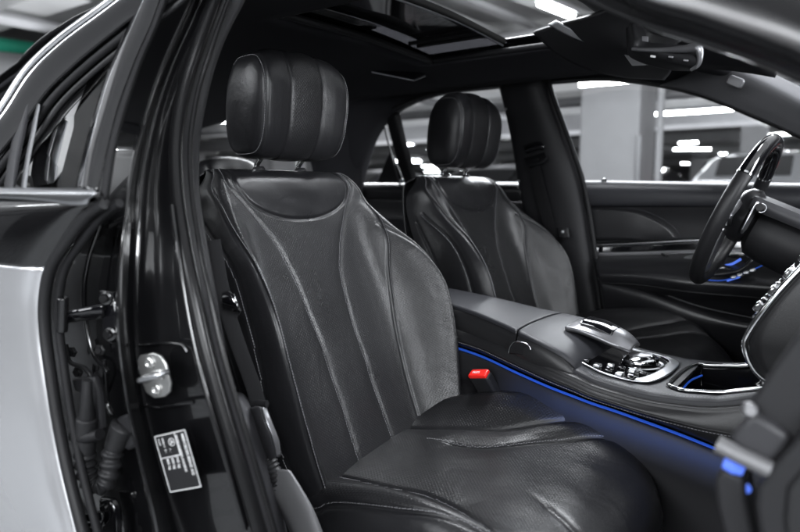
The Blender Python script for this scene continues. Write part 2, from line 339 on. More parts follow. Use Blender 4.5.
# parked cars
def make_car(name, label, paint, loc, ang, suv=0):
    t = thing(name, label, 'car', (0, 0, 0), 'cars parked in the garage')
    h = .22*suv
    side = [(-2.25, .55), (-2.28, .75), (-2.15, .98+h*.6), (-1.55, 1.03+h*.7), (-.95, 1.38+h), (-.2, 1.46+h), (.45, 1.40+h), (1.15, 1.0+h*.6), (1.9, .88+h*.5), (2.25, .70), (2.28, .45), (2.2, .28), (-2.2, .28)]
    xs = np.linspace(-2.28, 2.26, 40)
    topx = [p[0] for p in side[1:10]]; topz = [p[1] for p in side[1:10]]
    rows = []
    for x in xs:
        zt = np.interp(x, topx, topz); belt = min(zt, .92+h*.7); e = .90*(1-.16*abs(x/2.28)**5)
        cab = max(0, zt-belt)
        rows.append([(x, -e*.93, .28), (x, -e, .55), (x, -e*.98, belt-.03), (x, -e*(.95-.42*cab), belt+cab*.85), (x, -e*.35, zt), (x, e*.35, zt), (x, e*(.95-.42*cab), belt+cab*.85), (x, e*.98, belt-.03), (x, e, .55), (x, e*.93, .28)])
    G = np.array(rows); obj('body', g_loft([list(r) for r in rows], 36, 80), paint, t)
    zs = lambda x: np.interp(x, topx, topz)
    for s in (-1, 1):   # side glass, doors, handles, mirror
        gl = [(-1.3, 1.0+h*.8), (-.92, 1.30+h), (-.15, 1.385+h), (.42, 1.33+h), (1.0, 1.0+h*.7)]
        def sy(z): c = max(0, z-.92-h*.7); return s*.90*(.965-.42*c)+s*.006
        obj('side_window', g_prism([(x, sy(z), z) for x, z in gl], (0, s*.006, 0)), 'glass_tint', t)
        obj('mirror', g_lathe([(0, -.12), (.06, -.1), (.085, 0), (.06, .08), (0, .1)], (.78, s*1.0, 1.0+h*.7), (0, 1, 0), 12), paint, t)
        obj('door_handle', [g_box((-.75, s*.905, .86+h*.4), (.2, .03, .03)), g_box((.2, s*.905, .86+h*.4), (.2, .03, .03))], 'chrome', t, bevel=.006)
        obj('headlight', g_lathe([(0, .05), (.1, .03), (.14, -.05), (.1, -.15)], (2.1, s*.62, .68+h*.3), (1, 0, .15), 14), 'lamp_clear', t)
        obj('taillight', g_box((-2.22, s*.66, .82+h*.3), (.1, .34, .13)), 'tail_red', t, bevel=.03)
        for x in (-1.42, 1.42):
            wl = obj('wheel', g_lathe([(.10, -.1), (.3, -.1), (.335, -.06), (.335, .06), (.3, .1), (.22, .11)], (x, s*.80, .335), (0, s, 0), 28), 'rubber', t)
            obj('rim', [g_lathe([(0, .10), (.05, .11), (.05, .085), (.2, .07), (.22, .105), (.23, .1)], (x, s*.80, .335), (0, s, 0), 28)], 'steel', wl)
    obj('windscreen', g_grid(np.array([[(x, y, np.interp(x, topx, topz)+.012) for y in np.linspace(-.55, .55, 5)] for x in (.52, .8, 1.05)])), 'glass_tint', t)
    obj('rear_window', g_grid(np.array([[(x, y, np.interp(x, topx, topz)+.012) for y in np.linspace(-.5, .5, 5)] for x in (-1.45, -1.2, -1.0)])), 'glass_tint', t)
    obj('grille', g_box((2.25, 0, .62), (.04, .8, .16)), 'gloss_black', t, bevel=.02)
    t.location = loc; t.rotation_euler = (0, 0, math.radians(ang)); return t
protos = {}
cars = [(-3.9, 8.6, 90, 'car_black', 0, 'black saloon parked just left of the wide pale column'), (-.6, 11.0, 92, 'car_white', 1, 'white tall car parked behind the pale upright pipe'), (1.9, 11.5, 88, 'car_grey', 1, 'dark grey tall car seen between the pale pipe and the steering wheel'),
        (4.6, 10.4, 92, 'car_red', 0, 'red car parked behind the steering wheel'), (-7.3, 9.0, -90, 'car_grey', 0, 'grey saloon seen through the far rear side window'), (-12.4, 9, 90, 'car_white', 1, 'white tall car seen beyond the far rear headrest'),
        (-15.2, 9, 90, 'car_black', 0, None), (7, 12, 90, 'car_black', 1, None), (-1.5, 17, 90, 'car_white', 0, None), (1.2, 17, 90, 'car_black', 0, None), (3.9, 17, 90, 'car_grey', 0, None), (-4.2, 17, 90, 'car_black', 1, None),
        (-8, 17, 90, 'car_grey', 0, None), (-10.8, 17, 90, 'car_black', 0, None), (-14, 17, 90, 'car_white', 0, None), (-17, 17, 90, 'car_black', 1, None), (-6, 26, 90, 'car_white', 1, None), (-2, 26, 90, 'car_black', 0, None), (2, 26, 90, 'car_grey', 1, None), (6, 26, 90, 'car_black', 0, None), (-12, 26, 90, 'car_grey', 0, None), (-20, 26, 90, 'car_white', 1, None),
        (-6.6, .9, 8, 'car_black', 0, 'black saloon parked behind the open rear door'), (-12.5, .5, 0, 'car_grey', 1, 'grey car parked far behind the open rear door')]
for x, y, a, p, s, lab in cars:
    k = (p, s); lb = lab or 'blurred parked car in the far rows beyond the tall white and grey cars'
    if k not in protos: protos[k] = make_car('parked_car', lb, p, (x, y, 0), a, s)
    else:
        c = copy_tree(protos[k]); c.location = (x, y, 0); c.rotation_euler = (0, 0, math.radians(a)); c['label'] = lb

# ================================================================== front seats
BROWS=[(.42,.245,.205,.05,.09),(.50,.228,.236,.07,.09),(.60,.180,.262,.10,.085),(.70,.138,.278,.122,.08),(.80,.098,.283,.132,.075),
(.88,.064,.270,.108,.08),(.95,.037,.245,.055,.095),(1.01,.018,.222,.015,.11),(1.05,.004,.214,.003,.10),(1.074,-.012,.198,0,.07),
(1.086,-.04,.188,0,.035),(1.078,-.08,.18,0,0),(1.03,-.112,.19,0,0),(.80,-.05,.22,0,0),(.45,.09,.2,0,0)]
TCOL=[(0,0,0),(.25,0,0),(.48,.01,0),(.63,.09,0),(.75,.34,0),(.86,.78,0),(.94,1.0,0),(.99,.66,.1),(1.0,.1,.55),(.94,0,1.0)]
def back_net():
    rec=math.radians(23); net=[]
    for z,x,hw,fw,bk in BROWS:
        row=[]
        for a,f,b in TCOL:
            o=fw*f-bk*b; row.append((x+o*math.cos(rec),a*hw,z+o*math.sin(rec)*.6))
        net.append([(p[0],-p[1],p[2]) for p in row[:0:-1]]+row)
    return np.array(net)
def dense(net, nr, nc):
    D = cr1(net, nr); return np.transpose(cr1(np.transpose(D,(1,0,2)), nc),(1,0,2))
def sample(D, net, pts, n=60):
    """seam in net coordinates (row, column) -> points on the dense surface"""
    P = cr1(np.array(pts, float), n); nr, nc = D.shape[:2]; mr, mc = net.shape[0]-1, net.shape[1]-1
    r = np.clip(P[:,0]/mr*(nr-1),0,nr-1.001); c = np.clip(P[:,1]/mc*(nc-1),0,nc-1.001)
    i=r.astype(int); j=c.astype(int); a=(r-i)[:,None]; b=(c-j)[:,None]
    return D[i,j]*(1-a)*(1-b)+D[i+1,j]*a*(1-b)+D[i,j+1]*(1-a)*b+D[i+1,j+1]*a*b
def seg_dist(V, L):
    d = np.full(len(V), 9.0)
    for a, b in zip(L[:-1], L[1:]):
        ab = b-a; l = ab@ab+1e-12; m = np.abs(V-a).max(1) < .12
        if not m.any(): continue
        W = V[m]; t = np.clip((W-a)@ab/l, 0, 1); q = np.linalg.norm(W-(a+t[:,None]*ab), axis=1); d[m] = np.minimum(d[m], q)
    return d
def normals(D):
    n = np.cross(np.gradient(D,axis=1), np.gradient(D,axis=0)); return n/(np.linalg.norm(n,axis=2,keepdims=True)+1e-12)
def leather_surface(name, net, nr, nc, seams, parent, off, perf_fn=None, wrap=False, closeu=False, depth=.0042, wid=.0036, puff=.004, flip=1, wr=None):
    if wrap:
        q = 3; e = np.concatenate([net[-1-q:-1], net, net[1:1+q]]); k = (nr-1)//(len(net)-1); nr = k*(len(net)-1)+1
        De = dense(e, k*(len(e)-1)+1, nc); Ne = normals(De)*flip; D = De[k*q:k*q+nr]; Nn = Ne[k*q:k*q+nr]
    else: D = dense(net, nr, nc); Nn = normals(D)*flip
    V = D.reshape(-1,3)
    lines = [sample(D, net, s['p'], s.get('n', 70)) for s in seams]
    disp = np.zeros(len(V)); dmin = np.full(len(V), 9.0)
    for s, L in zip(seams, lines):
        d = seg_dist(V, L); k = s.get('k', 1.0); fd = np.clip(np.linalg.norm(V-L[0], axis=1)/.06, 0, 1)**1.5 if s.get('fade') else 1.0
        disp -= depth*k*fd*np.exp(-(d/wid)**2); dmin = np.minimum(dmin, d/max(k,.3)+(1-fd)*.05)
    disp += puff*(1-np.exp(-(dmin/.022)**1.3))
    if wr is not None: disp += wr(D).reshape(-1)
    W = V+Nn.reshape(-1,3)*disp[:,None]
    o = obj(name, (W+off, g_grid(D, closeu=closeu)[1]), 'leather', parent, auto=0)
    me = o.data
    # metric uv
    du = np.concatenate([np.zeros((nr,1)), np.cumsum(np.linalg.norm(np.diff(D,axis=1),axis=2),1)],1); du = du-du[:, nc//2:nc//2+1]
    dv = np.concatenate([np.zeros((1,nc)), np.cumsum(np.linalg.norm(np.diff(D,axis=0),axis=2),0)],0)
    UV = np.stack([du, dv], -1).reshape(-1,2)
    uvl = me.uv_layers.new(name='UVMap'); li = np.zeros(len(me.loops), int); me.loops.foreach_get('vertex_index', li)
    uvl.data.foreach_set('uv', UV[li].ravel())
    pf = (perf_fn(nr, nc, D).reshape(-1) if perf_fn else np.zeros(len(V)))
    pf = pf*(dmin > .006); a = me.attributes.new('perf', 'FLOAT', 'POINT'); a.data.foreach_set('value', pf.astype(np.float32))
    # stitches: short threads lying beside the seam
    st = []
    for s, L in zip(seams, lines):
        sides = s.get('st')
        if not sides: continue
        Ls = np.concatenate([[0], np.cumsum(np.linalg.norm(np.diff(L,axis=0),axis=1))]); tot = Ls[-1]
        for sd in sides:
            tt = np.arange(.004, tot-.004, .0052)
            for t0 in tt:
                pa = np.array([np.interp(t0,Ls,L[:,k]) for k in range(3)]); pb = np.array([np.interp(t0+.0036,Ls,L[:,k]) for k in range(3)])
                st.append((pa, pb, sd))
    if st:
        A = np.array([q[0] for q in st]); B = np.array([q[1] for q in st]); sd = np.array([q[2] for q in st])[:,None]
        # nearest surface vertex for the normal
        idx = np.concatenate([((A[i:i+200,None]-V[None,::3])**2).sum(2).argmin(1)*3 for i in range(0,len(A),200)])
        n = Nn.reshape(-1,3)[idx]; T = B-A; T /= np.linalg.norm(T,axis=1)[:,None]+1e-12; S = np.cross(n,T)
        # height on the displaced surface
        A2 = A+S*sd*.0042; B2 = B+S*sd*.0042
        i2 = np.concatenate([((A2[i:i+100,None]-V[None,:])**2).sum(2).argmin(1) for i in range(0,len(A2),100)])
        n2 = Nn.reshape(-1,3)[i2]; A2 = A2-n2*((A2-W[i2])*n2).sum(1)[:,None]+n2*.0012; B2 = B2-n2*((B2-W[i2])*n2).sum(1)[:,None]+n2*.0012; n = n2; r = .00066; vs=[]; fs=[]
        for a_, b_, s_, n_ in zip(A2, B2, S, n):
            k = len(vs); vs += [a_-s_*r, a_+s_*r, a_+n_*r*1.3, b_-s_*r, b_+s_*r, b_+n_*r*1.3]
            fs += [(k,k+3,k+5,k+2),(k+1,k+2,k+5,k+4),(k,k+1,k+4,k+3),(k,k+2,k+1),(k+3,k+4,k+5)]
        s_o = obj('stitching', (np.array(vs)+off, fs), 'thread', o, smooth=False)
    return o, lines
def mir(p, c0): return [(r, c0-c) for r, c in p], [(r, c0+c) for r, c in p]
OFF = np.array([0, -.37, 0.0])
seat = thing('front_seat', 'black perforated leather passenger seat in the foreground beside the open doorway', 'car seat', (.2, -.37, 0), 'front seats')
bnet = back_net()
U_s = [(9.7,4.5),(8.5,4.45),(7.4,3.4),(6.92,2.25),(6.6,1.0),(6.52,0)]
U_full = [(r,9-c) for r,c in U_s]+[(r,9+c) for r,c in U_s[-2::-1]]
mainL = [(10.2,-7.2),(9.2,-7.4),(8.1,-7.35),(6.83,-6.8),(5.6,-6.25),(4.4,-6.1),(3.4,-6.0),(2.5,-6.0),(1.4,-6.25),(0,-6.35)]
mainR = [(10.2,6.1),(9.2,6.1),(8.17,6.0),(6.83,5.7),(5.7,4.65),(4.67,3.7),(3.6,3.15),(2.58,2.95),(1.58,3.0),(0,3.1)]
bolL = [(6.6,-7.8),(5.67,-7.25),(4.92,-7.05),(4,-7.05),(3.2,-7.1),(2.4,-7.25),(0,-7.35)]
bolR = [(6.15,4.8),(5.95,5.1),(5.58,5.5),(4.92,5.9),(4.08,6.2),(3.2,6.5),(2,6.7),(0,6.7)]
bolL2 = [(6.3,-8.3),(5.3,-7.95),(4,-7.8),(2,-7.85),(0,-7.9)]
cenL = [(9.8,-5.9),(8.6,-5.6),(7.5,-4.35),(6.17,-2.0),(5,-1.2),(3.75,-.92),(3,-.8),(2,-.82),(1,-1.0),(0,-1.1)]
cenR = [(9.8,5.5),(8.6,5.2),(7.67,4.3),(6.25,2.1),(5.08,1.1),(4.33,.82),(3.4,.75),(2.4,.85),(1.5,.9),(0,1.0)]
sg = lambda L: [(r, 9+c) for r, c in L]
seams = [dict(p=U_full, n=120, k=1.1), dict(p=sg(mainL), n=120, st=(1,), k=1.0), dict(p=sg(mainR), n=120, st=(1,), k=1.1), dict(p=sg(bolL), n=100, st=(-1,), k=.9),
         dict(p=sg(bolR), n=100, k=.9), dict(p=sg(bolL2), n=90, k=.8), dict(p=sg(cenL), n=100, k=.6, st=(-1,)), dict(p=sg(cenR), n=100, k=.6, st=(-1,))]
def perf_back(nr, nc, D):
    r = np.linspace(0,14,nr)[:,None]; c = np.linspace(-9,9,nc)[None,:]
    def cv(L, rr): q = sorted(L); return np.interp(rr, [a for a, _ in q], [b_ for _, b_ in q])
    ml, mr_, bl_, br_ = (cv(L, r[:,0])[:,None] for L in (mainL, mainR, bolL, bolR))
    uc = np.interp(np.abs(c[0]), [0,1,2.25,3.4,4.45], [6.52,6.6,6.92,7.4,8.5])[None,:]
    return (((c > ml) & (c < mr_) & ~((r > uc) & (np.abs(c) < 4.45)) & (r < 9.2)) | ((c > mr_) & (c < br_) & (r < 6.1))).astype(float)
def wr_back(D):
    y = D[...,1]; z = D[...,2]
    w = .0016*np.sin(z*46+2.5*np.sin(y*9))*np.exp(-((z-.66)/.11)**2)*np.exp(-(y/.13)**2)
    w += .0012*np.sin(z*90+y*30)*np.exp(-((z-1.0)/.05)**2)*np.exp(-((np.abs(y)-.05)/.09)**2)
    return w
backo, blines = leather_surface('backrest', bnet, 420, 330, seams, seat, OFF, perf_back, wr=wr_back, puff=.0022, depth=.0036)
# headrest
def headrest_net():
    st = [(0,1,1,1,0),(.045,1,.985,1,0),(.085,1,.93,.985,.004),(.110,.98,.85,.96,.008),(.1225,.93,.78,.92,.009),(.1285,.84,.70,.85,.007),(.1325,.72,.60,.74,.005),(.1355,.56,.47,.58,.003),(.1372,.38,.32,.40,.001),(.1382,.18,.15,.19,0),(.1385,.01,.008,.01,0)]
    st = [(-y, a, b, c, d) for y, a, b, c, d in st[:0:-1]]+st; net = []
    for i in range(29):
        th = 2*math.pi*i/28+math.pi; row = []
        cx = math.copysign(abs(math.cos(th))**.62, math.cos(th)); sz = math.copysign(abs(math.sin(th))**.66, math.sin(th))
        for y, sx, st_, sb, fwd in st:
            z = sz*.112*(st_ if sz > 0 else sb)
            x = .058*cx*sx*(1.0 if cx > 0 else .9)+(fwd if cx > 0 else 0)+.13*z-.018*max(0, sz)**2*max(0, cx)*sx
            row.append((x-.018, y*(1-.05*max(0,-sz)*st_), 1.222+z))
        net.append(row)
    return np.array(net)
hnet = headrest_net()
hs = []
# loop rows run back > bottom > front > top > back; rows 7..21 hold the front
for c in (10-1.05, 10+1.05): hs.append(dict(p=[(r, c) for r in (4.5,7,9,11,14,17,19,21,24,27)], n=110, k=.9))
for i, c in enumerate((10-3.6, 10+3.6)): hs.append(dict(p=[(r, c) for r in (5.5,7,9,11,14,17,19,21,23,25)], n=110, k=1.0, st=(1,) if i == 0 else (-1,)))
hd, _ = leather_surface('headrest', hnet, 300, 200, hs, seat, OFF, lambda nr, nc, D: ((np.abs(D[...,1]) < .044) & (D[...,0] > -.01)).astype(float), depth=.003, puff=.003, flip=1, wrap=True)
for s in (-1, 1):
    obj('headrest_post', g_tube([(-.035, s*.062-.37, 1.04), (-.048, s*.062-.37, 1.085), (-.052, s*.062-.37, 1.10), (-.030, s*.062-.37, 1.125), (-.022, s*.062-.37, 1.16)], .0062, seg=14), 'chrome', seat)
    obj('post_collar', g_lathe([(0, 0), (.013, 0), (.014, .004), (.011, .009), (.0, .009)], (-.047, s*.062-.37, 1.085), (-.15, 0, 1), 24), 'plastic', seat)
# cushion
CR = [# x, z, hw, bolster
(.06,.43,.225,.0),(.14,.466,.235,.004),(.24,.487,.246,.018),(.34,.497,.257,.036),(.44,.503,.262,.045),(.53,.507,.268,.044),(.61,.510,.266,.030),(.68,.502,.258,.012),(.738,.476,.252,0),(.764,.44,.245,0),(.763,.38,.235,0),(.738,.30,.22,0)]
CR = [(x, z+.024, h, b*1.25+.004) for x, z, h, b in CR]   # x, z, half width, bolster
CT = [(0,0,0),(.25,.0,0),(.45,.04,0),(.6,.2,0),(.74,.62,0),(.86,1,0),(.95,.85,.012),(1.0,.3,.045),(1.0,0,.10),(.95,0,.17)]
def cush_net():
    net=[]
    for x,z,hw,b in CR:
        row=[]
        fr = max(0, (x-.55)/.16) if z > .45 else 1
        for a,f,d in CT:
            k = .028*(a**3)*fr
            row.append((x-k*2.0, a*hw, z+b*f-d*(1 if z > .45 else .3)))
        net.append([(p[0],-p[1],p[2]) for p in row[:0:-1]]+row)
    net = np.array(net); net[..., 2] += .10*net[..., 1]
    return net
cnet = cush_net()
F1 = [(0,2.0),(1,2.1),(2.1,2.2),(2.6,2.35),(3.7,2.85),(4.6,3.5),(5.5,4.2),(6.2,5.3),(6.6,6.3)]
F2 = [(2.6,1.0),(3.7,1.3),(4.3,1.8),(5,2.6),(5.9,3.4),(6.8,4.3),(7.6,5.4),(8.3,6.2)]
N1 = [(0,-2.4),(1.5,-2.3),(2.4,-2.3),(3.2,-2.1),(4.0,-2.05),(4.8,-2.4),(5.7,-3.6),(6.6,-4.8),(7.3,-5.8)]
N2 = [(0,-6.6),(2.2,-6.4),(2.8,-6.1),(4.2,-5.8),(5.3,-5.2),(6.2,-4.9)]
N3 = [(0,-7.6),(2,-7.5),(4,-7.3),(6,-7.2),(7,-7.4)]
S1 = [(5.5,-.5),(6.0,-.75),(6.6,-1.1),(7.3,-1.5),(8.4,-1.7)]
S2 = [(5.5,.9),(6.0,1.2),(6.6,1.6),(7.3,2.1),(8.4,2.5)]
cs = [dict(p=sg(F1), n=100, k=.9), dict(p=sg(F2), n=100, k=.9, st=(1,), fade=1), dict(p=sg(N1), n=100, k=1.1, st=(-1,)), dict(p=sg(N2), n=90, k=1.0, st=(1,)), dict(p=sg(N3), n=80, k=.8), dict(p=sg(S1), n=60, k=.5, fade=1)]
def perf_c(nr, nc, D):
    r = np.linspace(0,11,nr)[:,None]; c = np.linspace(-9,9,nc)[None,:]
    return ((c > -5.7) & (c < 6.2) & (r < 6.4)).astype(float)
def wr_c(D):
    x = D[...,0]; y = D[...,1]; z = D[..., 2]
    w = .0020*np.sin(x*38+2*np.sin(y*14))*np.exp(-((x-.42)/.2)**2)*np.exp(-(y/.16)**2)
    w += .0008*np.sin(y*70+x*22)*np.exp(-((x-.64)/.05)**2)*np.exp(-(y/.18)**2)
    return w
leather_surface('seat_cushion', cnet, 330, 300, cs, seat, OFF, perf_c, flip=-1, wr=wr_c, depth=.0052, wid=.0048, puff=.0055)
obj('seat_base', [g_loft([[(.08,-.6,.34),(.4,-.6,.36),(.64,-.58,.33)],[(.08,-.61,.25),(.4,-.61,.25),(.64,-.59,.25)]], 20, 4), g_box((.36,-.37,.27),(.56,.42,.12))], 'plastic', seat, bevel=.01)
obj('side_valance', g_loft([[(.02,-.612,.46),(.1,-.622,.44),(.3,-.628,.425),(.5,-.628,.425),(.64,-.6,.40)],[(.02,-.622,.36),(.1,-.634,.34),(.3,-.64,.33),(.5,-.64,.33),(.64,-.61,.32)],[(.02,-.61,.26),(.1,-.62,.25),(.3,-.63,.25),(.5,-.63,.25),(.64,-.6,.25)]], 30, 8), 'plastic', seat, solid=.006)
seat2 = copy_tree(seat); seat2.location = (.2, .37, 0)
for ch in seat2.children:
    if ch.name.startswith('seat_cushion'): ch.location.z += .075
seat2['label'] = ''; seat2['label'] = 'black leather driver seat on the far side of the centre console, behind the steering wheel'
# ================================================================== the car round the seats
body = thing('car_body', 'black car body open at the passenger side, with pillars, roof lining and sunroof', 'car', (0, -.8, 0))
def A(pts): return [at(*p) for p in pts]                      # (px, py, Y) triples
# --- near B pillar: glossy painted jamb
bl = [(232,-90,-.70),(204,-30,-.735),(182,20,-.765),(160,70,-.80),(143,120,-.83),(131,170,-.86),(124,220,-.885),(118,270,-.90),(117,330,-.91),(124,390,-.91),(136,450,-.905),(150,510,-.90),(162,570,-.895),(190,650,-.89)]
bm_ = [(240,-90,-.675),(213,-30,-.71),(192,20,-.74),(170,70,-.775),(154,120,-.805),(144,170,-.83),(140,220,-.85),(139,270,-.862),(140,330,-.868),(148,390,-.868),(162,450,-.862),(180,510,-.857),(200,570,-.85),(228,650,-.845)]
br = [(252,-90,-.665),(226,-30,-.70),(206,20,-.73),(188,70,-.762),(176,120,-.79),(172,170,-.812),(176,220,-.83),(185,270,-.842),(196,330,-.848),(211,390,-.848),(229,450,-.842),(247,510,-.837),(266,570,-.83),(292,650,-.825)]
bk = [(p[0]-3, p[1], p[2]+.10) for p in bl]
obj('pillar_jamb', g_loft([A(bk), A(bl), [np.array(a)*.5+np.array(b)*.5+np.array([.004, -.006, 0]) for a, b in zip(A(bl), A(bm_))], A(bm_), A(br)], 90, 30), 'paint', body, solid=.003)
# pressed beads on the jamb
def onj(u, x_or_row):   # u across 0..1, row 0..13
    a = at_row(bl, x_or_row); b = at_row(bm_, x_or_row); c = at_row(br, x_or_row)
    return (a*(1-u*2)+b*u*2) if u < .5 else (b*(2-u*2)+c*(u*2-1))
def at_row(L, r):
    P = np.array(A(L)); i = int(min(r, len(P)-1.001)); f = r-i; return P[i]*(1-f)+P[i+1]*f
def prj(x, y, Y): return at(x, y, Y)
for pts, r in (([(139,346,-.878),(150,344,-.874),(168,343,-.87),(182,345,-.866),(187,352,-.864)], .0022), ([(146,406,-.876),(160,407,-.872),(178,404,-.868),(194,402,-.864)], .0028),
               ([(172,205,-.835),(180,262,-.848),(192,332,-.854),(208,398,-.854),(226,458,-.848),(246,530,-.842)], .003)):
    obj('pressed_bead', g_tube(A(pts), r, seg=10), 'paint', body)
# striker
st = thing('door_striker', 'steel door striker plate with a loop and two screws on the black pillar', 'striker', tuple(at(156,375,-.885)))
c = at(156,375,-.884); ux = (at(176,372,-.878)-at(137,378,-.890)); ux /= np.linalg.norm(ux); uz = at(158,352,-.884)-at(153,400,-.884); uz -= ux*np.dot(uz,ux); uz /= np.linalg.norm(uz); un = np.cross(ux, uz)
if np.dot(un, CAM-c) < 0: un = -un
def pl(a, b, h=0): return c+ux*a+uz*b+un*h
W_, H2 = .029, .031
poly = [(-.6,1),(.35,1),(.75,.82),(.95,.45),(.95,-.45),(.75,-.82),(.35,-1),(-.35,-1),(-.8,-.7),(-.9,-.3),(-.9,.4),(-.85,.8)]
obj('plate', g_prism([pl(a*W_, b*H2) for a, b in poly], un*.004), 'steel', st, bevel=.0012)
obj('raised_pad', g_prism([pl(a, b, .004) for a, b in ((-.020,.006),(.018,.008),(.018,-.007),(-.020,-.008))], un*.003), 'steel', st, bevel=.0015)
obj('loop', g_tube([pl(-.017,-.001,.004), pl(-.015,-.001,.016), pl(0,0,.020), pl(.022,.002,.020), pl(.030,.003,.017), pl(.031,.003,.006)], .0036, seg=12), 'chrome_satin', st)
for b in (.018, -.019):
    obj('screw', [g_lathe([(0,.006),(.003,.006),(.0035,.0045),(.0062,.0075),(.0078,.0065),(.0085,.004)], pl(0,b), un, 24)], 'steel', st)
# type label
c = at(180,460,-.876); ux = at(199,456,-.868)-at(160,464,-.883); ux /= np.linalg.norm(ux); uz = at(175,429,-.876)-at(185,491,-.874); uz -= ux*np.dot(uz,ux); uz /= np.linalg.norm(uz); un = np.cross(ux, uz)
if np.dot(un, CAM-c) < 0: un = -un
lw = .76*np.linalg.norm(at(190,429,-.876)-at(158,435,-.876)); lh = np.linalg.norm(at(160,434,-.876)-at(171,491,-.874))
lb = obj('type_label', g_prism([pl(-lw/2,-lh/2,.004), pl(lw/2,-lh/2,.004), pl(lw/2,lh/2,.004), pl(-lw/2,lh/2,.004)], un*.0006), 'sticker', body)
lb['label'] = 'black data sticker with white lettering turned on its side'
def strip(a, b, wd=.0005):
    a = np.array(a); b = np.array(b); d = (b-a)/np.linalg.norm(b-a); n = np.array([-d[1], d[0]])*wd
    return g_prism([pl(*(a-n), .0048), pl(*(b-n), .0048), pl(*(b+n), .0048), pl(*(a+n), .0048)], un*.0003)
x0, x1, y0, y1 = -lw/2+.0015, lw/2-.0015, -lh/2+.0015, lh/2-.0015; ym = y0+(y1-y0)*.60
ln = [strip((x0,y0),(x1,y0)), strip((x1,y0),(x1,y1)), strip((x1,y1),(x0,y1)), strip((x0,y1),(x0,y0)), strip((x0,ym),(x0+lw*.62,ym)), strip((x0+lw*.62,ym),(x0+lw*.62,y1))]
obj('label_frame', ln, 'white_print', lb, smooth=False)
# star in a ring
cx, cy, rr = x0+lw*.47, y1-.012, .0052
ring = [g_tube([pl(cx+rr*math.cos(a), cy+rr*math.sin(a), .005) for a in np.linspace(0, 2*math.pi, 25)], .0004, smooth=False, seg=6)]
for k in range(3):
    a = math.radians(-10+120*k); p = np.array([cx+rr*math.cos(a), cy+rr*math.sin(a)]); q = np.array([-math.sin(a), math.cos(a)])*.0009
    ring.append(g_prism([pl(cx+q[0],cy+q[1],.0048), pl(*p,.0048), pl(cx-q[0],cy-q[1],.0048)], un*.0003))
obj('emblem', ring, 'white_print', lb, smooth=False)
def text3(name, s, a, b, size, parent, m='white_print', rot=-90, origin=None, ax=None, ay=None, nn=None):
    cu = bpy.data.curves.new('t', 'FONT'); cu.body = s; cu.size = size; cu.extrude = 0; cu.resolution_u = 2; cu.offset = size*.02
    to = bpy.data.objects.new('t', cu); COL.objects.link(to); bpy.context.view_layer.update()
    me = bpy.data.meshes.new_from_object(to); v = np.array([q.co[:] for q in me.vertices]); f = [tuple(p.vertices) for p in me.polygons]
    bpy.data.objects.remove(to); r = math.radians(rot)
    P = [a+v[:,0]*math.cos(r)-v[:,1]*math.sin(r), b+v[:,0]*math.sin(r)+v[:,1]*math.cos(r)]
    if ax is None: W = c+np.outer(P[0],ux)+np.outer(P[1],uz)+un*.0052
    else: W = origin+np.outer(P[0],ax)+np.outer(P[1],ay)+nn
    return obj(name, (W, f), m, parent, smooth=False)
for s, a, b, z in (('MERCEDES-BENZ AG', lw*.36, y1-.004, .0062), ('W1KUG8EB9LA562830', lw*.18, y1-.004, .0052), ('2745 kg', lw*.02, y1-.030, .0058), ('1350 kg', -lw*.13, y1-.030, .0058), ('1465 kg', -lw*.28, y1-.030, .0058)):
    text3('lettering', s, a-.0015, b, z, lb)
for s, a, b, z in (('1 -', -lw*.13, y1-.020, .0046), ('2 -', -lw*.28, y1-.020, .0046), ('C197', -lw*.40, y1-.004, .0044), ('9040 U', -lw*.28, y1-.004, .0044)):
    text3('lettering', s, a, b, z, lb)
# --- rubber seal running round the doorway
seal = [(262,-110,-.66),(240,-60,-.685),(218,-10,-.71),(198,45,-.745),(184,90,-.77),(176,140,-.795),(177,190,-.815),(184,240,-.83),(194,290,-.84),(206,345,-.843),(221,400,-.84),(239,460,-.835),(260,532,-.828),(290,640,-.82)]
obj('door_seal', g_tube(A(seal), .0105, n=100, seg=16), 'seal_rubber', body)
obj('seal_lip', g_tube([p+np.array([.004, .010, 0]) for p in A([(p[0]+7, p[1], p[2]) for p in seal])], .004, n=100, seg=12), 'seal_rubber', body)
# --- pillar trim inside the seal
t1 = [(x+5, y, Y+.015) for x, y, Y in seal]
t2 = [(300,-110,-.61),(276,-60,-.63),(250,-10,-.655),(222,45,-.69),(208,90,-.715),(199,140,-.735),(198,190,-.75),(205,240,-.765),(214,290,-.775),(223,345,-.78),(236,400,-.78),(250,460,-.78),(270,532,-.78),(298,640,-.78)]
obj('pillar_trim', g_loft([A(t1), [a*.5+b*.5+np.array([.006,-.003,0]) for a, b in zip(A(t1), A(t2))], A(t2), [p+np.array([-.10,.0,0]) for p in A(t2)]], 80, 16), 'plastic', body, solid=.003)
lt_ = [(214,392,-.755),(225,394,-.75),(233,404,-.748),(243,425,-.745),(251,455,-.742),(262,500,-.738),(272,540,-.735),(285,600,-.73)]
obj('sill_trim', g_loft([[p+np.array([-.03,-.02,.0]) for p in A([(q[0]-14,q[1]+6,q[2]-.02) for q in lt_])], A(lt_), [p+np.array([.0,.03,-.01]) for p in A(lt_)], [p+np.array([-.03,.06,-.02]) for p in A(lt_)]], 50, 14), 'plastic_grey', body, solid=.004)
